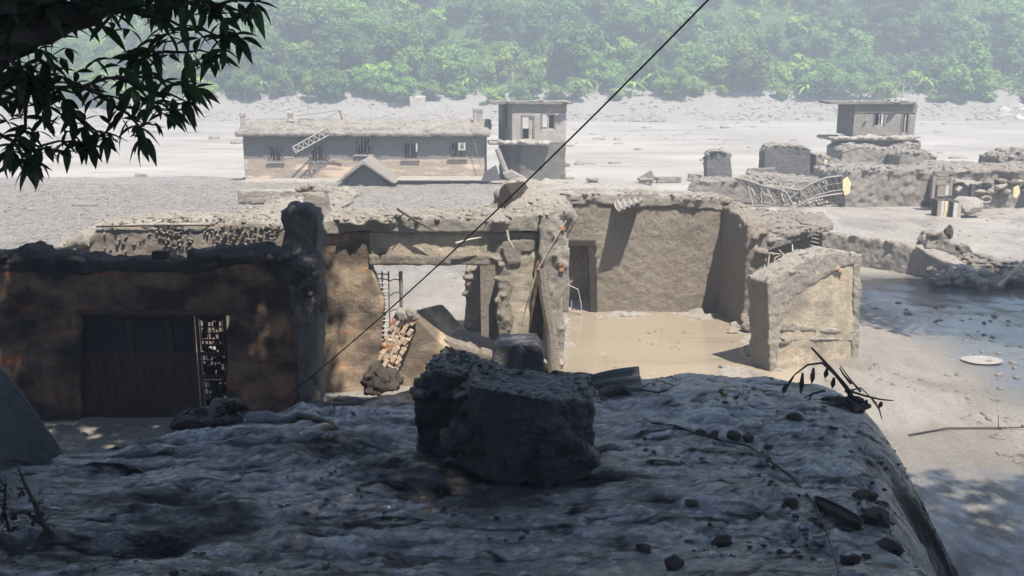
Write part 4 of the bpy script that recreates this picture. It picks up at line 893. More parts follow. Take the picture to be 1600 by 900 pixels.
# gabled porch roof sunk to its eaves
gp = T('gabled_porch', 'small gabled porch sunk to its eaves before the long building', 'porch', (W(570, 283, 68.5).x, 68.5, 0))
ap, l, r = W(567, 249, 68), W(524, 285, 68), W(620, 287, 68); t_ = .26
bm = NB(); prism(bm, [l, ap, ap + Vector((0, 0, -t_ * 1.4)), l + Vector((t_ * 1.3, 0, -.02))], (0, 4.2, 0)); prism(bm, [r, ap, ap + Vector((0, 0, -t_ * 1.4)), r + Vector((-t_ * 1.3, 0, -.02))], (0, 4.2, 0)); rough('roof', bm, MUDG, gp, .08, ((.6, .1), (.2, .06)))
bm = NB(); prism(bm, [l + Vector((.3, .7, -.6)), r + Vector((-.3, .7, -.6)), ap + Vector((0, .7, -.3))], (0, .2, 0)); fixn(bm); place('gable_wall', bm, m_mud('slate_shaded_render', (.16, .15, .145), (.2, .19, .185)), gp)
bm = NB(); a = W(612, 283, 70); b = W(768, 283, 70); box(bm, (a.x, 69.3, .22), (b.x, 71.95, .36)); rough_ = rough('awning_slab', bm, MUD, None, .07, ((.6, .08), (.2, .05))); props(rough_, 'flat awning slab just above the mud beside the gabled porch', 'awning')
for px in (640, 700, 745): props(place('awning_post', tube(NB(), [(W(px, 283, 70).x, 70.3, -.6), (W(px, 283, 70).x, 70.3, .24)], .08, 6), STEEL), 'short dark post under the flat awning slab', 'post', 'posts under the awning slab')
# fallen lattice mast and bent pipe on the roof
lm = T('lattice_mast', 'pale steel lattice mast toppled over the long roof edge', 'lattice mast', W(520, 205, 71))
a0, a1, b0, b1 = W(457, 230, 70.6), W(515, 198, 71.2), W(462, 239, 70.6), W(520, 208, 71.2)
for p, q_ in ((a0, a1), (b0, b1), (a0 + Vector((.1, .35, .05)), a1 + Vector((.1, .35, .05)))): place('chord', tube(NB(), [p, q_], .055, 6), GREYST, lm)
for k in range(7):
    u, v = k / 7, (k + .5) / 7; place('brace', tube(NB(), [a0.lerp(a1, u), b0.lerp(b1, v)], .035, 5), GREYST, lm); place('brace', tube(NB(), [b0.lerp(b1, v), a0.lerp(a1, (k + 1) / 7)], .035, 5), GREYST, lm)
place('brace', tube(NB(), [a0, b0], .05, 5), GREYST, lm); place('stay', tube(NB(), [a1, W(515, 205, 71), W(540, 210, 71)], .05, 5), PALEW, lm)
bm = NB(); tube(bm, [W(462, 181, 74), W(480, 178, 74), W(505, 176, 74), W(525, 172, 74), W(532, 172, 74)], .05, 6); tube(bm, [W(505, 187, 74), W(522, 178, 74), W(532, 172, 74)], .04, 6); tube(bm, [W(532, 172, 74), W(537, 188, 74)], .16, 6)
props(place('bent_pipe', bm, GREYST), 'bent pale pipe frame standing on the long mud covered roof', 'pipe')
for pts, lbl in (([(485, 242), (492, 262), (488, 274), (472, 283)], 'dark bent branch leaning below the second window of the long building'), ([(734, 205), (742, 225), (752, 262)], 'thin dangling wire at the right end of the long building')):
    bm = NB(); P = [W(a, b, 71.5) for a, b in pts]; tube(bm, P, .05 if pts[0][0] == 485 else .025, 5)
    if pts[0][0] == 485: tube(bm, [P[2], W(506, 262, 71.3), W(522, 250, 71.3)], .04, 5); tube(bm, [P[3], W(455, 287, 71)], .03, 5)
    props(place('branch' if pts[0][0] == 485 else 'loose_wire', bm, STEEL), lbl, 'branch' if pts[0][0] == 485 else 'wire')

# ------------------------------------------------------------------ two storey house near the middle
def tower(name, label, cx0, cx1, Yt, depth, rz, zr, zf, parts):
    pass
YT = 72.0
th = T('flooded_house', 'two storey flooded house left of centre, pale panels under a flat roof', 'house', (W(842, 278, YT).x, YT, 0))
c0 = W(800, 200, YT); c1 = W(885, 200, YT); rz = R(14)
O = Vector((c0.x, YT, 0)); ux = Vector((math.cos(rz * .35), math.sin(rz * .35) * -0 - .0, 0)); L_ = c1.x - c0.x
zt_, zm, = W(840, 163, YT).z, W(840, 222, YT).z
dp = 3.8; sk = -1.05                                    # rear shifted so that its left flank shows
def P(u, v, z): return Vector((c0.x + u + sk * v / dp, YT + v, z))
def pbox(bm, u0, u1, v0, v1, z0, z1): return prism(bm, [P(u0, v0, z0), P(u1, v0, z0), P(u1, v0, z1), P(u0, v0, z1)], P(0, v1, 0) - P(0, v0, 0))
def uz(px, py): p = W(px, py, YT); return p.x - c0.x, p.z
bm = NB(); pbox(bm, 0, L_, 0, dp, -.9, zm - .05); rough('lower_wall', bm, m_mud('deep_mud_render', (.19, .17, .145), (.27, .245, .215), sc1=1.2, b1=(1, .2)), th, .09, ((1, .25), (.3, .16)))
def framed(parent, O_, L, us, zs, hs_, th_, mat, nm):
    bm = NB()
    cells_u = sorted(set([0, L] + [v for h in hs_ for v in h[:2]])); cells_z = sorted(set(list(zs) + [v for h in hs_ for v in h[2:]]))
    for i in range(len(cells_u) - 1):
        for j in range(len(cells_z) - 1):
            uc, zc = (cells_u[i] + cells_u[i + 1]) / 2, (cells_z[j] + cells_z[j + 1]) / 2
            if any(h[0] < uc < h[1] and h[2] < zc < h[3] for h in hs_): continue
            O_(bm, cells_u[i], cells_u[i + 1], th_, cells_z[j], cells_z[j + 1])
    return rough(nm, bm, mat, parent, .07, ((.7, .06), (.25, .035)))
d0, d1, w0, w1 = uz(815, 217), uz(834, 182), uz(846, 201), uz(867, 178)
hsT = [(d0[0], d1[0], d0[1], d1[1]), (w0[0], w1[0], w0[1], w1[1])]
zb_ = uz(800, 176)[1]
framed(th, lambda b, a, c, t_, e, f: pbox(b, a, c, 0, t_, e, f), L_, None, (zm - .1, zb_), hsT, .2, PALE, 'panel_wall')
bm = NB(); pbox(bm, 0, L_, 0, .2, zb_ + .005, zt_); fixn(bm); place('roof_shade_band', bm, MUDG, th)  # roof's cast shadow put in as a darker strip of wall
bm = NB(); pbox(bm, L_ - .2, L_, .205, dp, zm, zt_); fixn(bm); place('side_wall', bm, MUDG, th)
bm = NB(); pbox(bm, 0, .2, .205, 1.2, zm, zt_); pbox(bm, 0, .2, 2.7, dp, zm, zt_); pbox(bm, 0, .2, 1.2, 2.7, zm, zm + .9); fixn(bm); place('side_wall', bm, MUDG, th)
bm = holes(NB(), (c0.x + sk + .25, YT + dp - .1), (c0.x + sk + L_ - .25, YT + dp - .1), zm, zt_, .15, [(d0[0] + .6, d1[0] + .9, zm + .8, zt_ - .5), (w0[0] + .6, w1[0] + .9, w0[1] - .1, w1[1])]); fixn(bm); place('rear_wall', bm, MUDG, th)
a = W(765, 160, YT - .8); b = W(896, 160, YT - .8)
bm = NB(); prism(bm, [Vector((a.x, YT - .28, zt_ + .01)), Vector((b.x, YT - .28, zt_ + .01)), Vector((b.x - .2, YT + dp + .6, zt_ + .01)), Vector((a.x - .2, YT + dp + .6, zt_ + .01))], (0, 0, .17)); fixn(bm); place('roof_slab', bm, SLABM, th)
bm = NB(); lumps(bm, (a.x + .3, YT + .5, zt_ + .2), (b.x - .3, YT + .5, zt_ + .2), 34, .22, 91, .35, 1.2); rough('roof_mud', bm, MUD, th, .09, ((.3, .08),))['kind'] = 'stuff'
bm = NB(); e0, e1 = W(764, 222, YT - .6), W(858, 222, YT - .6); prism(bm, [Vector((e0.x, YT - .3, zm - .2)), Vector((e1.x, YT - .9, zm - .2)), Vector((e1.x, YT - .9, zm + .02)), Vector((e0.x, YT - .3, zm + .02))], (-.2, 2.2, 0)); lumps(bm, (e0.x + .4, YT - .2, zm), (e1.x, YT - .5, zm + .05), 24, .26, 92, .6, .3); rough('balcony', bm, MUD, th, .08, ((.6, .14), (.2, .08)))
bm = NB(); lumps(bm, (c1.x, YT + .2, zm - .25), (c1.x + .5, YT + .4, zm - .25), 6, .2, 93, .4); rough('ledge', bm, MUD, th, .07, ((.3, .05),))
for h in hsT:
    bm = NB(); u0, u1, z0, z1 = h
    for q0 in ((u0 - .05, u0 + .06, z0, z1), (u1 - .06, u1 + .05, z0, z1), (u0, u1, z1 - .06, z1 + .05)): pbox(bm, q0[0], q0[1], -.05, .12, q0[2], q0[3])
    f = place('window_frame' if u0 > 1.6 else 'door_frame', bm, STEEL, th)
    u = (u0 + u1) / 2; bm = NB(); pbox(bm, u - .06 if u0 > 1.6 else u1 - .35, u + .06 if u0 > 1.6 else u1 - .1, .03, .09, z0, z1); fixn(bm); place('mullion' if u0 > 1.6 else 'curtain_strip', bm, PALE, f)
bm = NB(); pbox(bm, -.12, .05, -.05, 0, zm, zt_ - .4); 
bm.free()
bm = NB(); u, z = uz(803, 262); pbox(bm, .02, .62, -.12, 0, uz(800, 275)[1], uz(800, 232)[1]); fixn(bm); place('lower_doorway', bm, RUST, th)
props(place('leaning_post', tube(NB(), [W(797, 280, 69), W(788, 262, 69.1), W(777, 233, 69.3)], [.26, .22, .2], 8), MUDG), 'broken grey post leaning against the left corner of the two storey house', 'post')
bm = NB(); prism(bm, [W(785, 271, 68.5), W(800, 268, 68.5), W(822, 280, 68.5), W(815, 283, 68.5), W(790, 280, 68.5)], (0, .6, .1)); props(rough('slab_fragment', bm, MUDG, None, .06, ((.3, .06),)), 'flat slab fragment at the foot of the leaning grey post', 'slab')
bm = NB(); prism(bm, [W(752, 284, 69), W(756, 270, 69), W(775, 258, 69), (W(782, 282, 69))], (0, .3, 0)); fixn(bm); props(place('dark_panel', bm, m_mud('slate_panel', (.13, .125, .125), (.17, .165, .165))), 'dark slate panel leaning left of the two storey house', 'panel')
bm = NB(); s = random.Random(44); lumps(bm, (W(800, 278, 71).x, 70.8, -.1), (W(885, 278, 71).x, 71.3, -.1), 18, .5, 94, .4, .3); props(rough('silt_bank', bm, MUD, None, .1, ((.6, .2), (.2, .1))), 'silt banked around the foot of the two storey house', 'silt bank', kind='stuff')

# ------------------------------------------------------------------ house on the right, half sunk
YR = 72.0
r2 = T('sunken_house', 'half sunk house at right, only its open top storey above mud', 'house', (W(1380, 260, YR).x, YR, 0))
e0, e1 = W(1333, 200, YR), W(1430, 200, YR); zt2, zb2 = W(1380, 163, YR).z, W(1380, 212, YR).z; LR = e1.x - e0.x; DR = 3.6
def box2(bm, u0, u1, v0, v1, z0, z1): return box(bm, (e0.x + u0, YR + v0, z0), (e0.x + u1, YR + v1, z1))
def uz2(px, py): p = W(px, py, YR); return p.x - e0.x, p.z
ww = (uz2(1365, 196), uz2(1383, 178)); oo = (uz2(1408, 207), uz2(1421, 177))
h2 = [(ww[0][0], ww[1][0], ww[0][1], ww[1][1]), (oo[0][0], oo[1][0], oo[0][1], oo[1][1])]
zc2 = uz2(1380, 176)[1]
framed(r2, lambda b, a, c, t_, e, f: box2(b, a, c, 0, t_, e, f), LR, None, (zb2 - .1, zc2), h2, .22, m_mud('scarred_render', (.27, .245, .215), (.45, .41, .365), sc1=3, b1=(1, .16)), 'panel_wall')
bm = NB(); box2(bm, 0, LR, -.04, .22, zc2 + .005, zt2); fixn(bm); place('roof_shade_band', bm, SLABM, r2)  # shadow under this roof also built as a darker strip
bm = NB(); box2(bm, -.02, .2, .225, DR, zb2, zt2); fixn(bm); place('side_wall', bm, SLABM, r2); bm = NB(); box2(bm, LR - .2, LR, .225, DR, zb2, zt2); fixn(bm); place('side_wall', bm, SLABM, r2)
bm = holes(NB(), (e0.x + .25, YR + DR - .1), (e0.x + LR - .25, YR + DR - .1), zb2, zt2, .15, [(1.2, 2.1, zb2 + .7, zt2 - .5), (3.1, 4.2, zb2 + .5, zt2 - .4)]); fixn(bm); place('rear_wall', bm, SLABM, r2)
a, b = W(1300, 160, YR - .7), W(1436, 160, YR - .7); bm = NB(); prism(bm, [Vector((a.x, YR - .28, zt2 + .01)), Vector((b.x, YR - .28, zt2 + .01)), Vector((b.x, YR + DR + .7, zt2 + .01)), Vector((a.x + .6, YR + DR + .7, zt2 + .01))], (0, 0, .17)); fixn(bm); place('roof_slab', bm, SLABM, r2)
bm = NB(); lumps(bm, (a.x + 1.5, YR + .5, zt2 + .2), (b.x - .3, YR + .5, zt2 + .2), 30, .22, 95, .35, 1.2); box(bm, (b.x - 1.6, YR + .5, zt2 + .25), (b.x - .2, YR + 1.5, zt2 + .38)); rough('roof_mud', bm, MUD, r2, .09, ((.3, .08),))['kind'] = 'stuff'
bm = NB(); a, b = W(1302, 218, YR - .5), W(1430, 218, YR - .5); box(bm, (a.x, YR - .7, zb2 - .35), (b.x, YR + DR, zb2 - .12)); lumps(bm, (a.x + .3, YR - .2, zb2 - .1), (b.x, YR - .2, zb2 - .05), 30, .28, 96, .6, .4); rough('balcony', bm, MUD, r2, .09, ((.6, .16), (.2, .08)))
bm = NB(); box2(bm, -.3, LR + .5, -.2, DR + .3, -.5, zb2 - .36); rough('lower_wall', bm, MUDG, r2, .1, ((1, .3), (.3, .18)))
for h in h2:
    u0, u1, z0, z1 = h; bm = NB()
    for q0 in ((u0 - .04, u0 + .06, z0, z1), (u1 - .06, u1 + .04, z0, z1)): box2(bm, q0[0], q0[1], -.05, .12, q0[2], q0[3])
    f = place('window_frame', bm, STEEL, r2); u = (u0 + u1) / 2; bm = NB(); box2(bm, u - .05, u + .05, .02, .1, z0, z1); place('mullion', bm, PALE, f)
# mud terraces below it
def terrace(pts, Y, ext, lbl, mat=MUDG, vx=.1, dd=((1.2, .4), (.35, .2)), lump=None, name='mud_terrace'):
    bm = NB(); prism(bm, pl(pts, Y), ext)
    if lump: lumps(bm, W(*lump[0], Y + .4), W(*lump[1], Y + .4), lump[2], lump[3], 97 + int(Y), .6, .5)
    return props(rough(name, bm, mat, None, vx, dd), lbl, 'mud terrace')
terrace([(1312, 268), (1316, 236), (1340, 228), (1400, 236), (1436, 226), (1442, 240), (1440, 268)], 69.5, (0, 3.5, .2), 'lumpy mud mass banked under the balcony of the sunken right house')
terrace([(1402, 266), (1404, 244), (1412, 238), (1450, 238), (1462, 246), (1466, 270)], 67.5, (0, 2, 0), 'squat flat topped mud block at the right foot of the sunken house')
terrace([(1318, 330), (1322, 292), (1330, 270), (1360, 262), (1400, 262), (1462, 268), (1470, 330)], 57, (0, 7, -.35), 'broad scraped mud wall below the sunken right house', MUDG, .11, ((1.6, .5), (.4, .24), (.2, .1)), ((1330, 266), (1460, 268), 30, .24))
terrace([(1462, 330), (1466, 274), (1500, 264), (1560, 262), (1640, 266), (1680, 262), (1690, 345), (1480, 335)], 56, (0, 7, -.2), 'ragged mud terrace with debris at the right edge of the view', MUDG, .11, ((1.6, .5), (.4, .24), (.2, .1)), ((1480, 266), (1660, 266), 50, .26))
terrace([(1560, 268), (1562, 246), (1600, 238), (1680, 236), (1680, 270)], 64, (0, 3, 0), 'higher rubbly mud ridge behind the terrace at the right edge', MUDG, .11, ((1.2, .5), (.3, .3)))
# mud coated blocks: cab and box shapes
terrace([(1104, 280), (1103, 258), (1106, 242), (1114, 236), (1130, 236), (1142, 244), (1144, 280)], 66, (.1, 1.5, 0), 'rounded mud coated block left of the larger mud coated box', m_mud('slate_mud', (.15, .143, .135), (.21, .20, .19)), .07, ((.7, .2), (.25, .08)), None, 'mud_block')['category'] = 'mud block'
terrace([(1193, 280), (1194, 240), (1200, 230), (1216, 227), (1254, 229), (1266, 236), (1268, 280)], 66, (.2, 2.2, 0), 'large square mud coated box shape left of the sunken house', m_mud('slate_mud_box', (.15, .143, .135), (.21, .20, .19)), .08, ((.9, .2), (.25, .1)), None, 'mud_block')['category'] = 'mud block'
terrace([(1168, 278), (1167, 264), (1180, 263), (1212, 262), (1208, 278)], 64, (.1, .5, 0), 'low tilted slab end between the two mud coated blocks', SLABM, .06, ((.5, .12),), None, 'slab_fragment')['category'] = 'slab'
terrace([(1272, 284), (1274, 240), (1296, 244), (1312, 250), (1320, 284)], 66, (0, 2, 0), 'ragged mud hump joining the mud coated box to the sunken house', MUDG, .08, ((.5, .4), (.2, .2)), None, 'mud_hump')['category'] = 'mud hump'
bm = NB(); a, b = W(1288, 285, 64), W(1293, 250, 64); box(bm, (a.x - .1, 64, a.z), (a.x + .12, 64.2, b.z)); props(place('upright_post', bm, YELL), 'short pale upright post beside the ragged mud hump', 'post')
# long low slab wall in front of the blocks
bm = NB(); prism(bm, pl([(1072, 300), (1080, 280), (1150, 284), (1152, 276), (1182, 280), (1230, 300), (1225, 325), (1190, 322), (1130, 312), (1072, 298)], 58), (1.5, 1.6, 0)); lumps(bm, W(1080, 282, 58.5), W(1180, 286, 58.5), 26, .26, 98, .4, .4)
props(rough('slab_wall', bm, MUDG, None, .08, ((.7, .14), (.25, .08))), 'long low slanting slab wall with shaded face before the mud blocks', 'slab wall')
bm = NB(); prism(bm, pl([(1180, 300), (1182, 276), (1240, 282), (1316, 288), (1318, 310), (1240, 320)], 60), (0, 3, .1)); props(rough('mud_shelf', bm, MUDG, None, .1, ((.8, .25), (.25, .14))), 'sloping mud shelf behind the twisted steel gates', 'mud shelf')
# twisted gates
def gate(name, label, top_, bot_, n, Y, mats):
    g = T(name, label, 'steel gate', W(*bot_[len(bot_) // 2], Y)); Pt = [W(*p, Y) for p in top_]; Pb = [W(*p, Y + .3) for p in bot_]
    place('rail', tube(NB(), Pt, .07, 6), STEEL, g); place('rail', tube(NB(), Pb, .07, 6), STEEL, g)
    mid = [a.lerp(b, .5) for a, b in zip(Pt, Pb)]; place('rail', tube(NB(), mid, .045, 5), STEEL, g)
    m_ = len(Pt) - 1
    for k in range(n):
        t = k / (n - 1) * m_; i = min(int(t), m_ - 1); f = t - i; a, b = Pt[i].lerp(Pt[i + 1], f), Pb[i].lerp(Pb[i + 1], f)
        place('bar', tube(NB(), [a, b + Vector((random.uniform(-.1, .1), 0, 0))], .035, 5), mats[k % len(mats)], g)
    return g
gate('twisted_gate', 'upper curved band of a twisted steel gate half sunk in mud', [(1232, 312), (1248, 300), (1266, 288), (1290, 278), (1314, 275)], [(1240, 324), (1258, 313), (1280, 304), (1300, 299), (1318, 296)], 22, 57, [RUST, STEEL, RUST, GREYST])
gate('twisted_gate', 'lower curved band of the twisted gate lying nearest the mud', [(1246, 322), (1266, 312), (1290, 306), (1318, 302)], [(1258, 328), (1276, 322), (1296, 318), (1320, 314)], 16, 56.7, [RUST, STEEL, STEEL])
gate('twisted_gate', 'crumpled left gate panel leaning over like a fan of slats', [(1150, 278), (1168, 282), (1190, 290), (1220, 296)], [(1188, 316), (1200, 318), (1216, 322), (1232, 320)], 13, 56.8, [STEEL, GREYST, RUST, WOOD])
gg = gate('twisted_gate', 'flat gate frame of square openings between the two crumpled gates', [(1196, 290), (1216, 292), (1250, 298)], [(1202, 306), (1222, 308), (1246, 314)], 7, 57.4, [RUST, STEEL])
bm = NB(); prism(bm, pl([(1317, 282), (1325, 276), (1330, 286), (1328, 302), (1320, 306), (1317, 296)], 56.6), (0, .12, 0)); fixn(bm); props(place('torn_sheet', bm, YELL), 'torn pale yellow panel hanging at the end of the twisted gate', 'panel')
s = random.Random(5)
for k in range(12):
    px = s.uniform(1160, 1250); P = [W(px, s.uniform(270, 300), 57), W(px + s.uniform(4, 26), s.uniform(305, 326), 56.5)]; props(place('broken_slat', tube(NB(), P, .035, 5), s.choice([GREYST, WOOD, STEEL])), 'thin broken slat sticking out of the crumpled gate heap', 'slat', 'broken slats around the twisted gates')
# door frame, crates and panels at the right edge
df = T('door_frame', 'leaning timber door frame set in the mud terrace at right', 'door frame', W(1476, 310, 55))
for a in ((1461, 270, 1463, 310), (1488, 270, 1490, 306)):
    bm = NB(); p, q_ = W(a[0], a[1], 55), W(a[2], a[3], 55); box(bm, (p.x - .07, 55, q_.z), (p.x + .1, 55.2, p.z)); place('jamb', bm, WOOD, df)
bm = NB(); p, q_ = W(1460, 272, 55), W(1492, 268, 55); box(bm, (p.x, 54.95, p.z), (q_.x, 55.25, q_.z)); place('header', bm, STEEL, df)
for k in range(3): bm = NB(); p = W(1463, 277 + k * 5, 55); box(bm, (p.x, 55.02, p.z - .07), (W(1487, 280, 55).x, 55.1, p.z + .05)); place('plank', bm, MUDG if k % 2 else WOOD, df)
for a, m_ in (((1466, 290, 1477, 307), WOOD), ((1479, 289, 1483, 306), WHITE)): bm = NB(); p, q_ = W(a[0], a[1], 55), W(a[2], a[3], 55); box(bm, (p.x, 55.03, q_.z), (q_.x, 55.12, p.z)); place('board', bm, m_, df)
def crate(px0, px1, py0, py1, Y, cols, label):
    t = T('cabinet', label, 'cabinet', W((px0 + px1) / 2, py1, Y)); a, b = W(px0, py1, Y), W(px1, py0, Y); n = len(cols); wv = (b.x - a.x) / n
    for k, c in enumerate(cols): bm = NB(); box(bm, (a.x + wv * k + .01, Y + .02 * (k % 2), a.z - .3), (a.x + wv * (k + 1) - .01, Y + .1, b.z - .05)); place('panel', bm, c, t)
    bm = NB(); box(bm, (a.x - .05, Y + .12, a.z - .3), (b.x + .05, Y + .7, b.z)); lumps(bm, (a.x, Y + .35, b.z), (b.x, Y + .35, b.z), 6, .16, int(px0), .5); rough('body', bm, MUDD, t, .05, ((.3, .06),))
crate(1464, 1488, 313, 334, 53, [WOOD, WHITE, YELL, WHITE], 'broken cabinet with yellow and white stripes half sunk in mud')
crate(1489, 1504, 316, 336, 52.6, [WHITE, PALEW], 'small cabinet with one pale door beside the striped cabinet')
stone(W(1512, 322, 53), .6, 3, MUD, 'pale rounded lump of mud right of the two cabinets', 'mud lump', name='mud_lump', sx=1.3)
bm = NB(); p = W(1516, 313, 54.5); q_ = W(1524, 288, 54.5); box(bm, (p.x, 54.5, p.z - .2), (q_.x, 54.8, q_.z)); props(place('slate_panel', bm, m_mud('slate_slab', (.13, .125, .125), (.17, .165, .165))), 'dark slate slab standing upright in the right hand terrace', 'slab')
bm = NB(); prism(bm, pl([(1584, 294), (1592, 290), (1594, 300), (1588, 310), (1583, 306)], 53.5), (0, .1, 0)); fixn(bm); props(place('yellow_scrap', bm, YELL), 'small yellow scrap stuck in the mud at the right edge', 'scrap')
bm = NB(); bmesh.ops.create_circle(bm, segments=14, radius=.22); vs = [v.co.copy() for v in bm.verts]; bm.free(); bm = NB(); c = W(1541, 312, 53.4); ring = [c + Vector((v.x * 1.2, 0, v.y * .8)) for v in vs]; tube(bm, ring + [ring[0]], .07, 6, False); props(place('tyre_rim', bm, MUD), 'pale ring shaped rim lying in the terrace debris', 'rim')
for k in range(46):
    px = s.uniform(1470, 1610); py = s.uniform(270, 300); r = s.uniform(.1, .34); stone(W(px, py, 55.9 if py > 280 else 57), r, k, s.choice([MUDG, MUD, MUDW]), 'lump of debris on the mud terrace at the right edge', 'rubble', 'debris lumps on the right terrace', sx=s.uniform(1, 2), sz=.6, rz=s.uniform(0, 6))

# ------------------------------------------------------------------ things scattered on the flats
for (px, py, w_, h_, lb_) in ((905, 297, 2.6, .35, 'long broken beam lying in the mud behind the roofless house'), (1008, 282, .9, .45, 'tilted slab corner sticking out of the flat mud, water behind'),
                              (1045, 277, 1.9, .28, 'low crumbled wall remnant between the tilted slab and mud blocks'), (927, 281, .7, .4, 'small spiky mud clod left of the tilted slab corner'),
                              (888, 276, .9, .18, 'flat plank end poking from the mud by the two storey house'), (100, 293, .0, 0, ''), (1085, 273, 1.0, .35, 'mud clod left of the rounded mud block'), (430, 304, 2.4, .22, 'long flat board buried in the mud roof behind the grey pillar'),
                              (220, 272, .8, .25, 'low mud clod at the water edge behind the hanging leaves'), (132, 320, 1.4, .3, 'mud clod left of the mud laden roof')):
    if not w_: continue
    Y = 46 if py > 290 and px > 800 else 31.5 if px == 430 else 60 if py < 300 else 52; g = W(px, py, Y) if px == 430 else G(px, py + 3, 0)
    bm = NB(); box(bm, (g.x - w_ / 2, g.y - .2, g.z - .3), (g.x + w_ / 2, g.y + .25, g.z + h_ * .7), rz=random.uniform(-.2, .2)); lumps(bm, (g.x - w_ / 2, g.y, g.z + h_ * .5), (g.x + w_ / 2, g.y, g.z + h_ * .4), 6, h_ * .5, int(px), .7)
    props(rough('mud_fragment', bm, MUDG if px != 430 else PALE, None, .06, ((.4, .14), (.15, .08)), False), lb_, 'fragment')
bm = NB(); g = G(1008, 280, 0); prism(bm, [g + Vector((-.7, 0, 0)), g + Vector((.8, 0, -.1)), g + Vector((.45, 0, .65)), g + Vector((.3, 0, .6))], (.1, .5, 0)); fixn(bm); props(place('slab_shard', bm, MUDG), 'pointed slab shard standing on the tilted slab corner', 'shard')
bm = NB(); g = G(1000, 190, -.28)
lumps(bm, (g.x - 4, g.y, -.2), (g.x + 4, g.y, -.1), 26, .5, 111, .6, .8)
for k in range(14): a = Vector((g.x + s.uniform(-3, 4), g.y, .1)); tube(bm, [a, a + Vector((s.uniform(-1.8, 1.8), s.uniform(-.5, .5), s.uniform(.3, 1.8)))], [.09, .03], 5)
props(place('driftwood_raft', bm, MUDG), 'tangle of driftwood stranded in the far river channel', 'driftwood')
bm = NB(); y = 184; p0, p1 = W(640, 178, y), W(664, 150, y); box(bm, (p0.x, y, p0.z - .5), (p1.x, y + 1.5, p1.z), rz=.05); props(rough('pale_slab', bm, PALE, None, .2, ((1.5, .5),)), 'pale square slab standing on the far river bank', 'slab')
for k, (px, py, r) in enumerate([(1570, 176, 1.3), (1585, 172, 1.6), (1600, 178, 1.4), (1575, 184, 1.0), (1592, 186, 1.1), (1150, 152, 1.0), (1165, 155, .8), (1480, 166, 1.1), (1500, 162, 1.0), (1440, 160, .9), (880, 170, .8), (930, 158, .9), (1250, 160, .9), (1060, 165, .8), (700, 160, 1.0), (580, 165, .9), (340, 168, 1.0), (300, 172, .9)]):
    y = 178 + (186 - py) * .45; stone(W(px, py, y), r, k, PALE if k < 5 else MUDG, 'pale boulder on the far river bank ' + ('near the right edge' if k < 5 else near(px)), 'boulder', 'boulders on the far bank near the right edge' if k < 5 else 'boulders on the far bank', 'boulder', sx=1.4, sz=.8, rz=k)
# fine litter of clods over the mud
def clods(name, n, fx, label, mat, r0, r1, seed):
    rs = np.random.RandomState(seed); base_, f = None, None
    bm = NB(); bmesh.ops.create_icosphere(bm, subdivisions=1, radius=1); bv = np.array([list(v.co) for v in bm.verts]); bf = np.array([[v.index for v in fc.verts] for fc in bm.faces]); bm.free()
    x, y, z = fx(rs, n); n = len(x); r = r0 + (r1 - r0) * rs.rand(n) ** 3; sc3 = np.stack([r * rs.uniform(.8, 1.9, n), r * rs.uniform(.7, 1.3, n), r * rs.uniform(.35, .8, n)], 1); a = rs.uniform(0, 6.28, n)
    jit = bv[None] * (1 + .5 * (rs.rand(n, len(bv), 1) - .5)); v = jit * sc3[:, None]; c_, s_ = np.cos(a)[:, None], np.sin(a)[:, None]
    V = np.stack([v[..., 0] * c_ - v[..., 1] * s_ + x[:, None], v[..., 0] * s_ + v[..., 1] * c_ + y[:, None], v[..., 2] + z[:, None]], -1)
    me = fastmesh(name, V, (bf[None] + (np.arange(n) * len(bv))[:, None, None]).reshape(-1, 3)); o = place(name, me, mat); return props(o, label, 'rubble' if label else None, kind='stuff')
def f_flat(rs, n):
    py = 288 + 620 * rs.rand(n) ** 1.6; px = rs.uniform(-200, 1800, n); cx_, c = (px - 800) / F, (450 - py) / F
    dy = math.cos(TH) + c * math.sin(TH); dz = -math.sin(TH) + c * math.cos(TH); t = -H / dz; x, y = cx_ * t, dy * t
    k = (y < 73) & (bankz(x, y) < 0) & (fbm(x * .35, y * .35, 3, 120) > -.02) & ~((x > 1.3) & (x < 7.3) & (y > 22) & (y < 31.5)); x, y = x[k], y[k]; return x, y, gh(x, y)
clods('mud_clods', 9000, f_flat, 'small clods and pebbles scattered over the mud flat', MUDG, .015, .11, 1)
def f_pool(rs, n):
    x = rs.uniform(1.6, 7, n); y = rs.uniform(22.5, 31, n); k = fbm(x * .7, y * .7, 3, 140) > .1; x, y = x[k], y[k]; return x, y, x * 0 - .03
clods('pool_litter', 260, f_pool, 'bits of litter and scum floating on the brown pool', MUDW, .012, .06, 9)
def f_grav(rs, n):
    x = rs.uniform(-38, 1, n); y = rs.uniform(33, 70, n); k = (x > -.56 * y) & ((y > 44) | (x < -7)); x, y = x[k], y[k]; return x, y, gh(x, y)
clods('gravel', 42000, f_grav, 'coarse gravelly crust covering the mud flat behind the ruins', MUDG, .03, .12, 2)
def f_far(rs, n):
    x = rs.uniform(-110, 110, n); q_ = rs.uniform(-1, 13, n); y = 176 + 5 * fbm(x * .03, x * 0, 3, 41) + q_; k = fbm(x * .1, y * .3, 3, 121) > -.1; x, y = x[k], y[k]; return x, y, hillz(x, y)
def f_river(rs, n):
    x = rs.uniform(-95, 95, n); y = rs.uniform(78, 176, n); k = (fbm(x * .05, y * .12, 4, 150) > .16); x, y = x[k], y[k]; return x, y, x * 0 - .29
clods('river_debris', 1500, f_river, 'flat bars of silt and debris stranded along the river channel', MUDG, .08, .9, 12)
clods('bank_rubble', 7000, f_far, 'rubble and roots strewn along the far river bank', MUDG, .06, .4, 3)

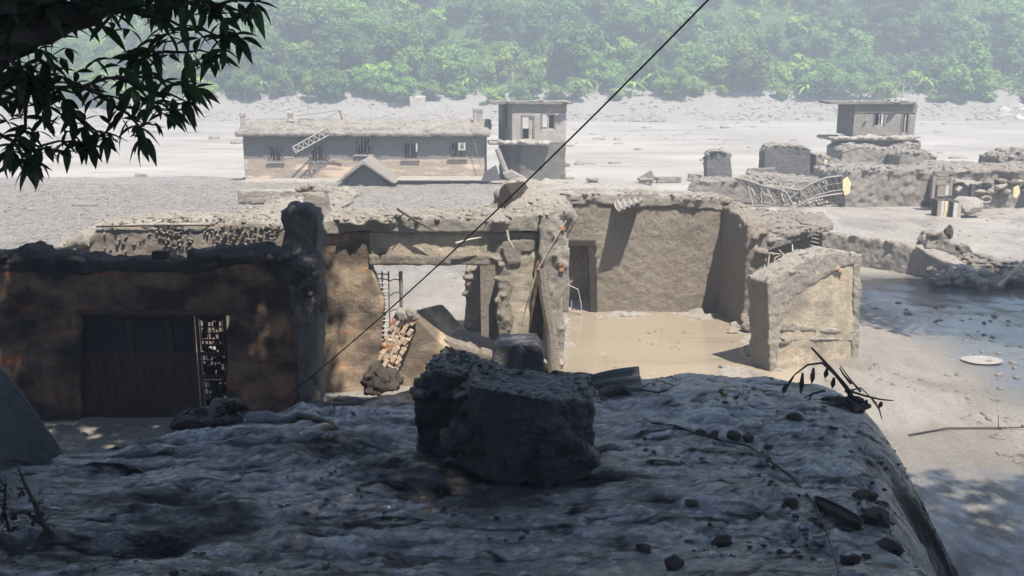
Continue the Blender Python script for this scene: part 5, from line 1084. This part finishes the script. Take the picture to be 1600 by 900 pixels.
# ------------------------------------------------------------------ foreground on the near bank
def bp(px, py):                          # where the view ray meets the near bank
    d = ray(px, py); t = 3.
    while t < 30:
        p = Vector((0, 0, H)) + d * t
        q_ = float(bankz(p.x, p.y)); e = p.z - q_
        if e < .35 and p.z < bz(p.x, p.y): break
        t += .15 if e > .8 else .03
    return p
def chunk(name, label, cat, pts, Y, ext, mat=ROCK, vx=.032, dd=((.5, .2), (.15, .12), (.06, .05)), lp=None):
    bm = NB(); prism(bm, pl(pts, Y), ext)
    if lp: lumps(bm, W(*lp[0], Y + .3), W(*lp[1], Y + .3), lp[2], lp[3], int(Y * 7), .5, .3)
    return props(rough(name, bm, mat, None, vx, dd), label, cat)
g = bp(800, 752); Yb = g.y
bm = NB()
a = [W(738, 600, Yb + .35), W(800, 622, Yb - .1), W(860, 622, Yb - .05), W(928, 625, Yb + .15)]
top_back = [W(735, 592, Yb + .9), W(800, 584, Yb + 1.35), W(900, 588, Yb + 1.35), W(928, 612, Yb + .7)]
prism(bm, [W(722, 745, Yb + .35), W(785, 790, Yb - .1), W(850, 795, Yb - .1), W(925, 770, Yb + .15), W(930, 628, Yb + .15), W(860, 625, Yb - .05), W(800, 625, Yb - .1), W(735, 603, Yb + .35)], (0, 1.1, .03))
prism(bm, [W(660, 740, Yb + .9), W(735, 790, Yb + .5), W(740, 640, Yb + .5), W(735, 612, Yb + .5)], (0, .9, 0))
prism(bm, [W(845, 700, Yb - .2), W(905, 690, Yb - .1), W(925, 745, Yb - .1), W(850, 770, Yb - .25)], (0, .6, 0))
lumps(bm, W(745, 602, Yb + .8), W(920, 605, Yb + .8), 26, .13, 201, .3, .35); lumps(bm, W(840, 640, Yb - .05), W(910, 730, Yb), 12, .14, 202, 1, .08); lumps(bm, W(740, 650, Yb + .3), W(740, 720, Yb + .3), 6, .18, 203, 1, .1)
props(rough('masonry_block', bm, ROCK, None, .026, ((.6, .12), (.18, .12), (.07, .06))), 'large dark square masonry block sitting on the wet mud bank', 'masonry block')
chunk('masonry_block', 'lower dark rounded rubble block left of the large masonry block', 'masonry block', [(652, 760), (648, 640), (655, 600), (680, 580), (730, 588), (735, 600), (738, 800), (690, 780)], Yb + .9, (.1, 1.0, .02), lp=((665, 600), (725, 600), 12, .15))
chunk('stone_block', 'smooth grey block behind and above the large masonry block', 'stone block', [(766, 600), (770, 556), (782, 540), (840, 538), (849, 552), (850, 600)], 14.2, (0, .7, 0), m_mud('smooth_grey_mud', (.13, .125, .12), (.20, .195, .185), rough_=.55, spec=.45), .035, ((.5, .06), (.15, .03)))
for (pts, lb_) in (([(655, 612), (665, 580), (690, 572), (720, 575), (742, 582), (760, 600), (700, 615)], 'dark mud clod behind the lower rubble block'), ([(565, 620), (568, 590), (585, 578), (600, 590), (622, 612)], 'dark rounded clod on the bank below the brick edge'), ([(700, 600), (715, 572), (760, 562), (775, 575), (772, 600)], 'brown cracked clod between the rubble block and the smooth grey block')):
    chunk('mud_clod', lb_, 'clod', pts, 14.9, (0, .6, 0), MUDD if 'brown' not in lb_ else MUDW, .035, ((.4, .4), (.15, .25)))
bm = NB(); Yc = 14.1; corr(bm, W(906, 592, Yc + .4), W(930, 640, Yc - .15), W(998, 573, Yc + .5), W(1008, 634, Yc - .1), 4, .05, 8, .008, .05)
props(place('corrugated_sheet', bm, CORRD), 'dark corrugated sheet propped on the bank right of the masonry block', 'roof sheet', 'corrugated sheets')
chunk('mud_clod', 'wet clod heaped against the foot of the corrugated sheet', 'clod', [(930, 645), (940, 615), (975, 605), (990, 622), (1000, 645)], 13.9, (0, .3, 0), MUDD, .035, ((.3, .1), (.1, .04)))
# tilted concrete slab, bottom left
Yp = 11.2; bm = NB(); prism(bm, pl([(-260, 460), (-8, 556), (52, 636), (102, 708), (60, 730), (0, 756), (-260, 860)], Yp), (-.5, .55, 0)); props(rough('concrete_slab', bm, CONC, None, .035, ((.3, .012),)), 'grey concrete slab edge rising at the lower left corner', 'slab')
# dead bush with hanging rags, right of centre on the crest
db = T('dead_bush', 'uprooted dead bush with hanging rags on the bank crest at right', 'dead bush', bp(1320, 628)); Yd = bp(1320, 632).y
def tw_(pts, r0, r1, mat=TWIG, nm='twig', par=None, dy=0):
    P = [W(x, y, Yd + dy + .05 * i) for i, (x, y) in enumerate(pts)]; return place(nm, tube(NB(), P, [r0 + (r1 - r0) * i / (len(P) - 1) for i in range(len(P))], 6), mat, db if par is None else par)
tw_([(1335, 628), (1322, 605), (1300, 578), (1268, 543)], .045, .016, nm='stem'); tw_([(1330, 600), (1318, 585), (1312, 575)], .02, .008)
tw_([(1310, 590), (1285, 567), (1262, 570), (1242, 585), (1228, 610)], .022, .008); tw_([(1345, 612), (1330, 595), (1312, 570)], .02, .006, dy=.2); tw_([(1290, 610), (1270, 615), (1255, 622)], .02, .01)
tw_([(1325, 610), (1350, 618), (1375, 624), (1396, 626)], .022, .008); tw_([(1362, 622), (1374, 640), (1378, 655)], .016, .006); tw_([(1268, 618), (1262, 628), (1272, 645)], .016, .006); tw_([(1240, 588), (1232, 598), (1226, 612)], .016, .006); tw_([(1320, 612), (1345, 606), (1370, 630)], .016, .006)
for (px, py, l) in ((1253, 583, 34), (1270, 575, 26), (1291, 576, 16), (1226, 600, 16), (1353, 625, 18), (1376, 628, 10), (1302, 590, 18)):
    bm = NB(); a, b = W(px, py, Yd - .02), W(px - 2, py + l, Yd - .02); wv = .028; prism(bm, [a, a + Vector((wv, 0, 0)), a.lerp(b, .6) + Vector((wv * 1.6, 0, 0)), b, a.lerp(b, .5) + Vector((-wv, 0, 0))], (0, .015, 0)); fixn(bm); place('hanging_rag', bm, TWIG, db)
bm = NB(); lumps(bm, W(1290, 632, Yd), W(1350, 635, Yd), 24, .09, 210, .8, .15); lumps(bm, W(1325, 612, Yd), W(1335, 635, Yd), 8, .08, 211, 1, .05); rough('root_ball', bm, RUST, db, .02, ((.12, .08),), False)
# root tangle, left of centre
rt = T('root_tangle', 'dark tangle of roots and sticks on the left bank edge', 'root tangle', bp(310, 668)); Yt_ = bp(320, 668).y
bm = NB(); lumps(bm, W(275, 668, Yt_), W(350, 640, Yt_), 34, .15, 212, .6, .3); rough('root_ball', bm, RUST, rt, .03, ((.2, .12), (.08, .05)), False)
s = random.Random(61)
for k in range(16):
    px = s.uniform(265, 350); p = W(px, 655 + s.uniform(-15, 10), Yt_ - .1); place('root', tube(NB(), [p, p + Vector((s.uniform(-.15, .2), 0, s.uniform(.02, .25))), p + Vector((s.uniform(-.35, .45), s.uniform(-.2, .2), s.uniform(-.1, .35)))], [.025, .018, .007], 5), TWIG, rt)
# sticks and clods lying about
def onb(px, py, dz=.03): p = bp(px, py); return p + Vector((0, 0, dz))
for pts, r, lb_ in (([(466, 652), (490, 656), (519, 664)], .045, 'short thick stick lying flat on the bank left of the masonry block'), ([(385, 595), (400, 610), (412, 625)], .02, 'thin stick leaning at the foot of the stained wall'),
                    ([(366, 640), (378, 655), (384, 672)], .02, 'short crooked twig right of the root tangle'), ([(566, 570), (574, 590), (590, 604), (607, 612)], .03, 'bent dark branch leaning near the brick edge'),
                    ([(1018, 664), (1055, 668), (1085, 680), (1130, 692), (1170, 700), (1200, 722), (1240, 752), (1272, 790), (1290, 830), (1310, 900)], .013, 'long thin vine trailing down the right side of the mud bank'),
                    ([(1000, 612), (1030, 616), (1045, 612)], .016, 'small twig right of the corrugated sheet'), ([(430, 640), (460, 632), (500, 630)], .012, 'thin twig lying left of the short thick stick')):
    bm = NB(); P = [onb(*p, dz=.03 if lb_[0] != 'b' else .12) for p in pts]; tube(bm, P, [r] * (len(P) - 1) + [r * .5], 6)
    if r == .016: tube(bm, [P[1], P[1] + Vector((.02, 0, -.18))], [.01, .004], 5); tube(bm, [P[1], P[1] + Vector((.25, .1, .08))], [.01, .004], 5)
    props(place('stick' if 'vine' not in lb_ else 'vine', bm, TWIG), lb_, 'vine' if 'vine' in lb_ else 'stick')
# left foreground twigs with clinging mud
for j, (pts, lb_) in enumerate((([(28, 730), (38, 755), (52, 782), (66, 815), (82, 840)], 'muddy upright twig clump leaning right in the lower left corner'), ([(10, 755), (6, 790), (14, 830)], 'thin muddy twig at the left edge beside the larger twig clump'))):
    y0 = bp(40, 840).y; t = T('twig_clump', lb_, 'twig', bp(pts[-1][0], 838)); P = [W(a, b, y0) for a, b in pts]; place('stem', tube(NB(), P, [.008, .014, .02, .026, .03][:len(P)], 6), TWIG, t)
    for k in range(14):
        i = s.randrange(len(P) - 1); a = P[i].lerp(P[i + 1], s.random()); place('twig', tube(NB(), [a, a + Vector((s.uniform(-.12, .12), s.uniform(-.1, .1), s.uniform(-.06, .08)))], [.012, .004], 5), TWIG, t)
    bm = NB(); lumps(bm, P[1], P[-1], 16, .024, 213 + j, 1.2, .03); rough('clinging_mud', bm, MUDD, t, .01, ((.05, .02),))['kind'] = 'stuff'
# flat rimmed sole shape and blocks beside it
p = bp(1308, 806); tr = T('shoe_sole', 'mud filled upturned shoe sole with raised rim on the right of the bank', 'shoe sole', p)
dirv = (bp(1342, 818) - bp(1275, 780)); L = dirv.length; dirv.normalize(); side = Vector((-dirv.y, dirv.x, .12)).normalized(); bm = NB(); ring = []
for k in range(28):
    a = 2 * math.pi * k / 28; ring.append(p + dirv * (math.copysign(abs(math.cos(a)) ** .75, math.cos(a)) * L * .52) + side * (math.sin(a) * .065 * (1 + .12 * math.cos(a))) + Vector((0, 0, .07)))
tube(bm, ring + [ring[0]], .014, 7, False); place('rim', bm, MUDD, tr); bm = NB(); prism(bm, [q_ + Vector((0, 0, -.012)) for q_ in ring], (0, 0, -.07)); fixn(bm); place('sole', bm, MUDD, tr)
for k, (px, py, r, lb_) in enumerate([(1243, 655, .09, 'small dark knob of mud standing near the dead bush'), (1366, 815, .13, 'dark angular clod right of the upturned shoe sole'), (1352, 780, .10, 'dark brown clod above the upturned shoe sole'), (1115, 682, .07, 'first small knob in the row along the vine'), (1095, 678, .06, 'second small knob in the row along the vine'),
                                     (1145, 684, .08, 'tallest knob in the row along the vine'), (1168, 688, .07, 'last knob on the right of the row along the vine'), (1128, 850, .08, 'wide dark clod on the lower bank'), (1055, 885, .08, 'large dark clod at the bottom edge of the bank'), (1080, 790, .06, 'low clod in the middle of the lower bank'),
                                     (1235, 790, .07, 'clod left of the upturned shoe sole'), (1390, 860, .09, 'big dark clod near the right edge of the bank'), (480, 575 + 50, .06, 'small clod on the left bank crest'), (1130, 615, .06, 'flat dark clod on the crest left of the dead bush'), (1005, 860, .06, 'small clod at the bottom centre of the bank'), (1200, 700, .05, 'pebble lying just above the vine'), (900, 800, .05, 'clod below the large masonry block'), (1330, 880, .07, 'dark clod at the bottom right of the bank')]):
    stone(onb(px, py, r * .3), r, k, MUDD, lb_, 'clod', name='mud_clod', sx=1.3, sz=.75, rz=k * 1.3)
def f_bank(rs, n):
    x = rs.uniform(-8.5, 6, n); y = rs.uniform(5.5, 17, n); k = (bankz(x, y) > .4) & ((fbm(x * .9, y * 1.1, 3, 130) > .12 - .1 * (x > 1.5))); x, y = x[k], y[k]; return x, y, bankh(x, y) - .005
clods('bank_grit', 16000, f_bank, 'crumbs and clods of wet mud scattered over the near bank', MUDD, .005, .035, 4)
# the wire that crosses the whole view
A_, B_ = W(352, 612, 19.5), W(1118, -12, 11.5); A_.z = top(A_.x, A_.y) - .1; bm = NB(); P = []
for k in range(25): t = k / 24; p = A_.lerp(B_, t); p.z -= .28 * 4 * t * (1 - t); P.append(p)
for k in range(1, 12): t = k / 12; P.append(B_ + (B_ - A_).normalized() * t * 9 + Vector((0, 0, .2 * t)))
tube(bm, P, .012, 6); props(place('overhead_cable', bm, CABLE), 'single black cable running diagonally from the upper edge down to the stained wall', 'cable')
pe = P[-1]; bm = NB(); tube(bm, [(pe.x + .1, pe.y, top(pe.x, pe.y) - .5), (pe.x + .1, pe.y, pe.z + .4)], [.16, .11], 10); props(place('cable_pole', bm, WOOD), 'timber pole outside the view carrying the black cable', 'pole')

# crumbs of dried mud lying on every ledge: dropped from above on to the finished surfaces
from mathutils.bvhtree import BVHTree
def crumbs(o, n, r0, r1, mat, seed, minz=.25):
    off = Vector((0, 0, 0)); p = o
    while p is not None: off += p.location; p = p.parent
    me = o.data; V = [v.co + off for v in me.vertices]; t = BVHTree.FromPolygons(V, [list(f.vertices) for f in me.polygons])
    xs_ = [v.x for v in V]; ys_ = [v.y for v in V]; rs = np.random.RandomState(seed); X, Y, Z = [], [], []
    for k in range(n):
        x, y = rs.uniform(min(xs_), max(xs_)), rs.uniform(min(ys_), max(ys_)); h, nn, i, d = t.ray_cast(Vector((x, y, 40)), Vector((0, 0, -1)))
        if h is not None and nn.z > minz and noise.noise(Vector((x * 1.3, y * 1.3, seed))) > -.25: X.append(x); Y.append(y); Z.append(h.z)
    par = o.parent
    c = clods('crust_crumbs', len(X), lambda r, m: (np.array(X), np.array(Y), np.array(Z)), None, mat, r0, r1, seed)
    if par is not None:
        q_ = Vector((0, 0, 0)); p = par
        while p is not None: q_ += p.location; p = p.parent
        c.location -= q_; c.parent = par
    else:
        c.location -= o.location; c.parent = o
def find(*names): return [o for o in bpy.data.objects if o.name.split('.')[0] in names and o.type == 'MESH' and o.location.length < 1e9]
k_ = 500
for names, n, r0, r1, mt in ((('mud_roof',), 2200, .015, .10, MUD), (('porch_slab',), 1500, .012, .08, MUD), (('mud_crest',), 1000, .015, .08, MUD), (('rubble_deck',), 900, .02, .12, MUDG), (('low_wall', 'mud_heap', 'mud_cap'), 500, .015, .07, MUD),
                             (('mud_terrace', 'mud_shelf', 'slab_wall', 'mud_block'), 700, .03, .2, MUDG), (('mud_cover',), 1500, .03, .09, MUDG), (('rubble_mound',), 1600, .03, .2, MUDG), (('masonry_block', 'mud_hood'), 500, .008, .04, MUDD), (('mud_ramp', 'side_wall', 'corner_column'), 400, .012, .06, MUD)):
    for o in find(*names):
        if o.name.startswith('side_wall') and o.parent.name != 'roofless_house': continue
        k_ += 1; crumbs(o, n, r0, r1, mt, k_)

# ------------------------------------------------------------------ the air over the valley
bm = NB(); box(bm, (-300, -72, -3.2), (300, 310, 92)); fixn(bm)
hz = place('haze', bm, None); hz['kind'] = 'stuff'; hz['label'] = 'pale blue morning haze hanging over the whole river valley'; hz['category'] = 'haze'
hm = bpy.data.materials.new('valley_haze'); hm.use_nodes = True; t = hm.node_tree; t.nodes.remove(t.nodes['Principled BSDF'])
pv = t.nodes.new('ShaderNodeVolumePrincipled'); pv.inputs['Color'].default_value = (.82, .91, 1, 1); pv.inputs['Density'].default_value = HAZE; pv.inputs['Anisotropy'].default_value = .1
bpy.data.scenes.remove(SCR)
t.links.new(pv.outputs[0], t.nodes['Material Output'].inputs['Volume']); hz.data.materials.append(hm)
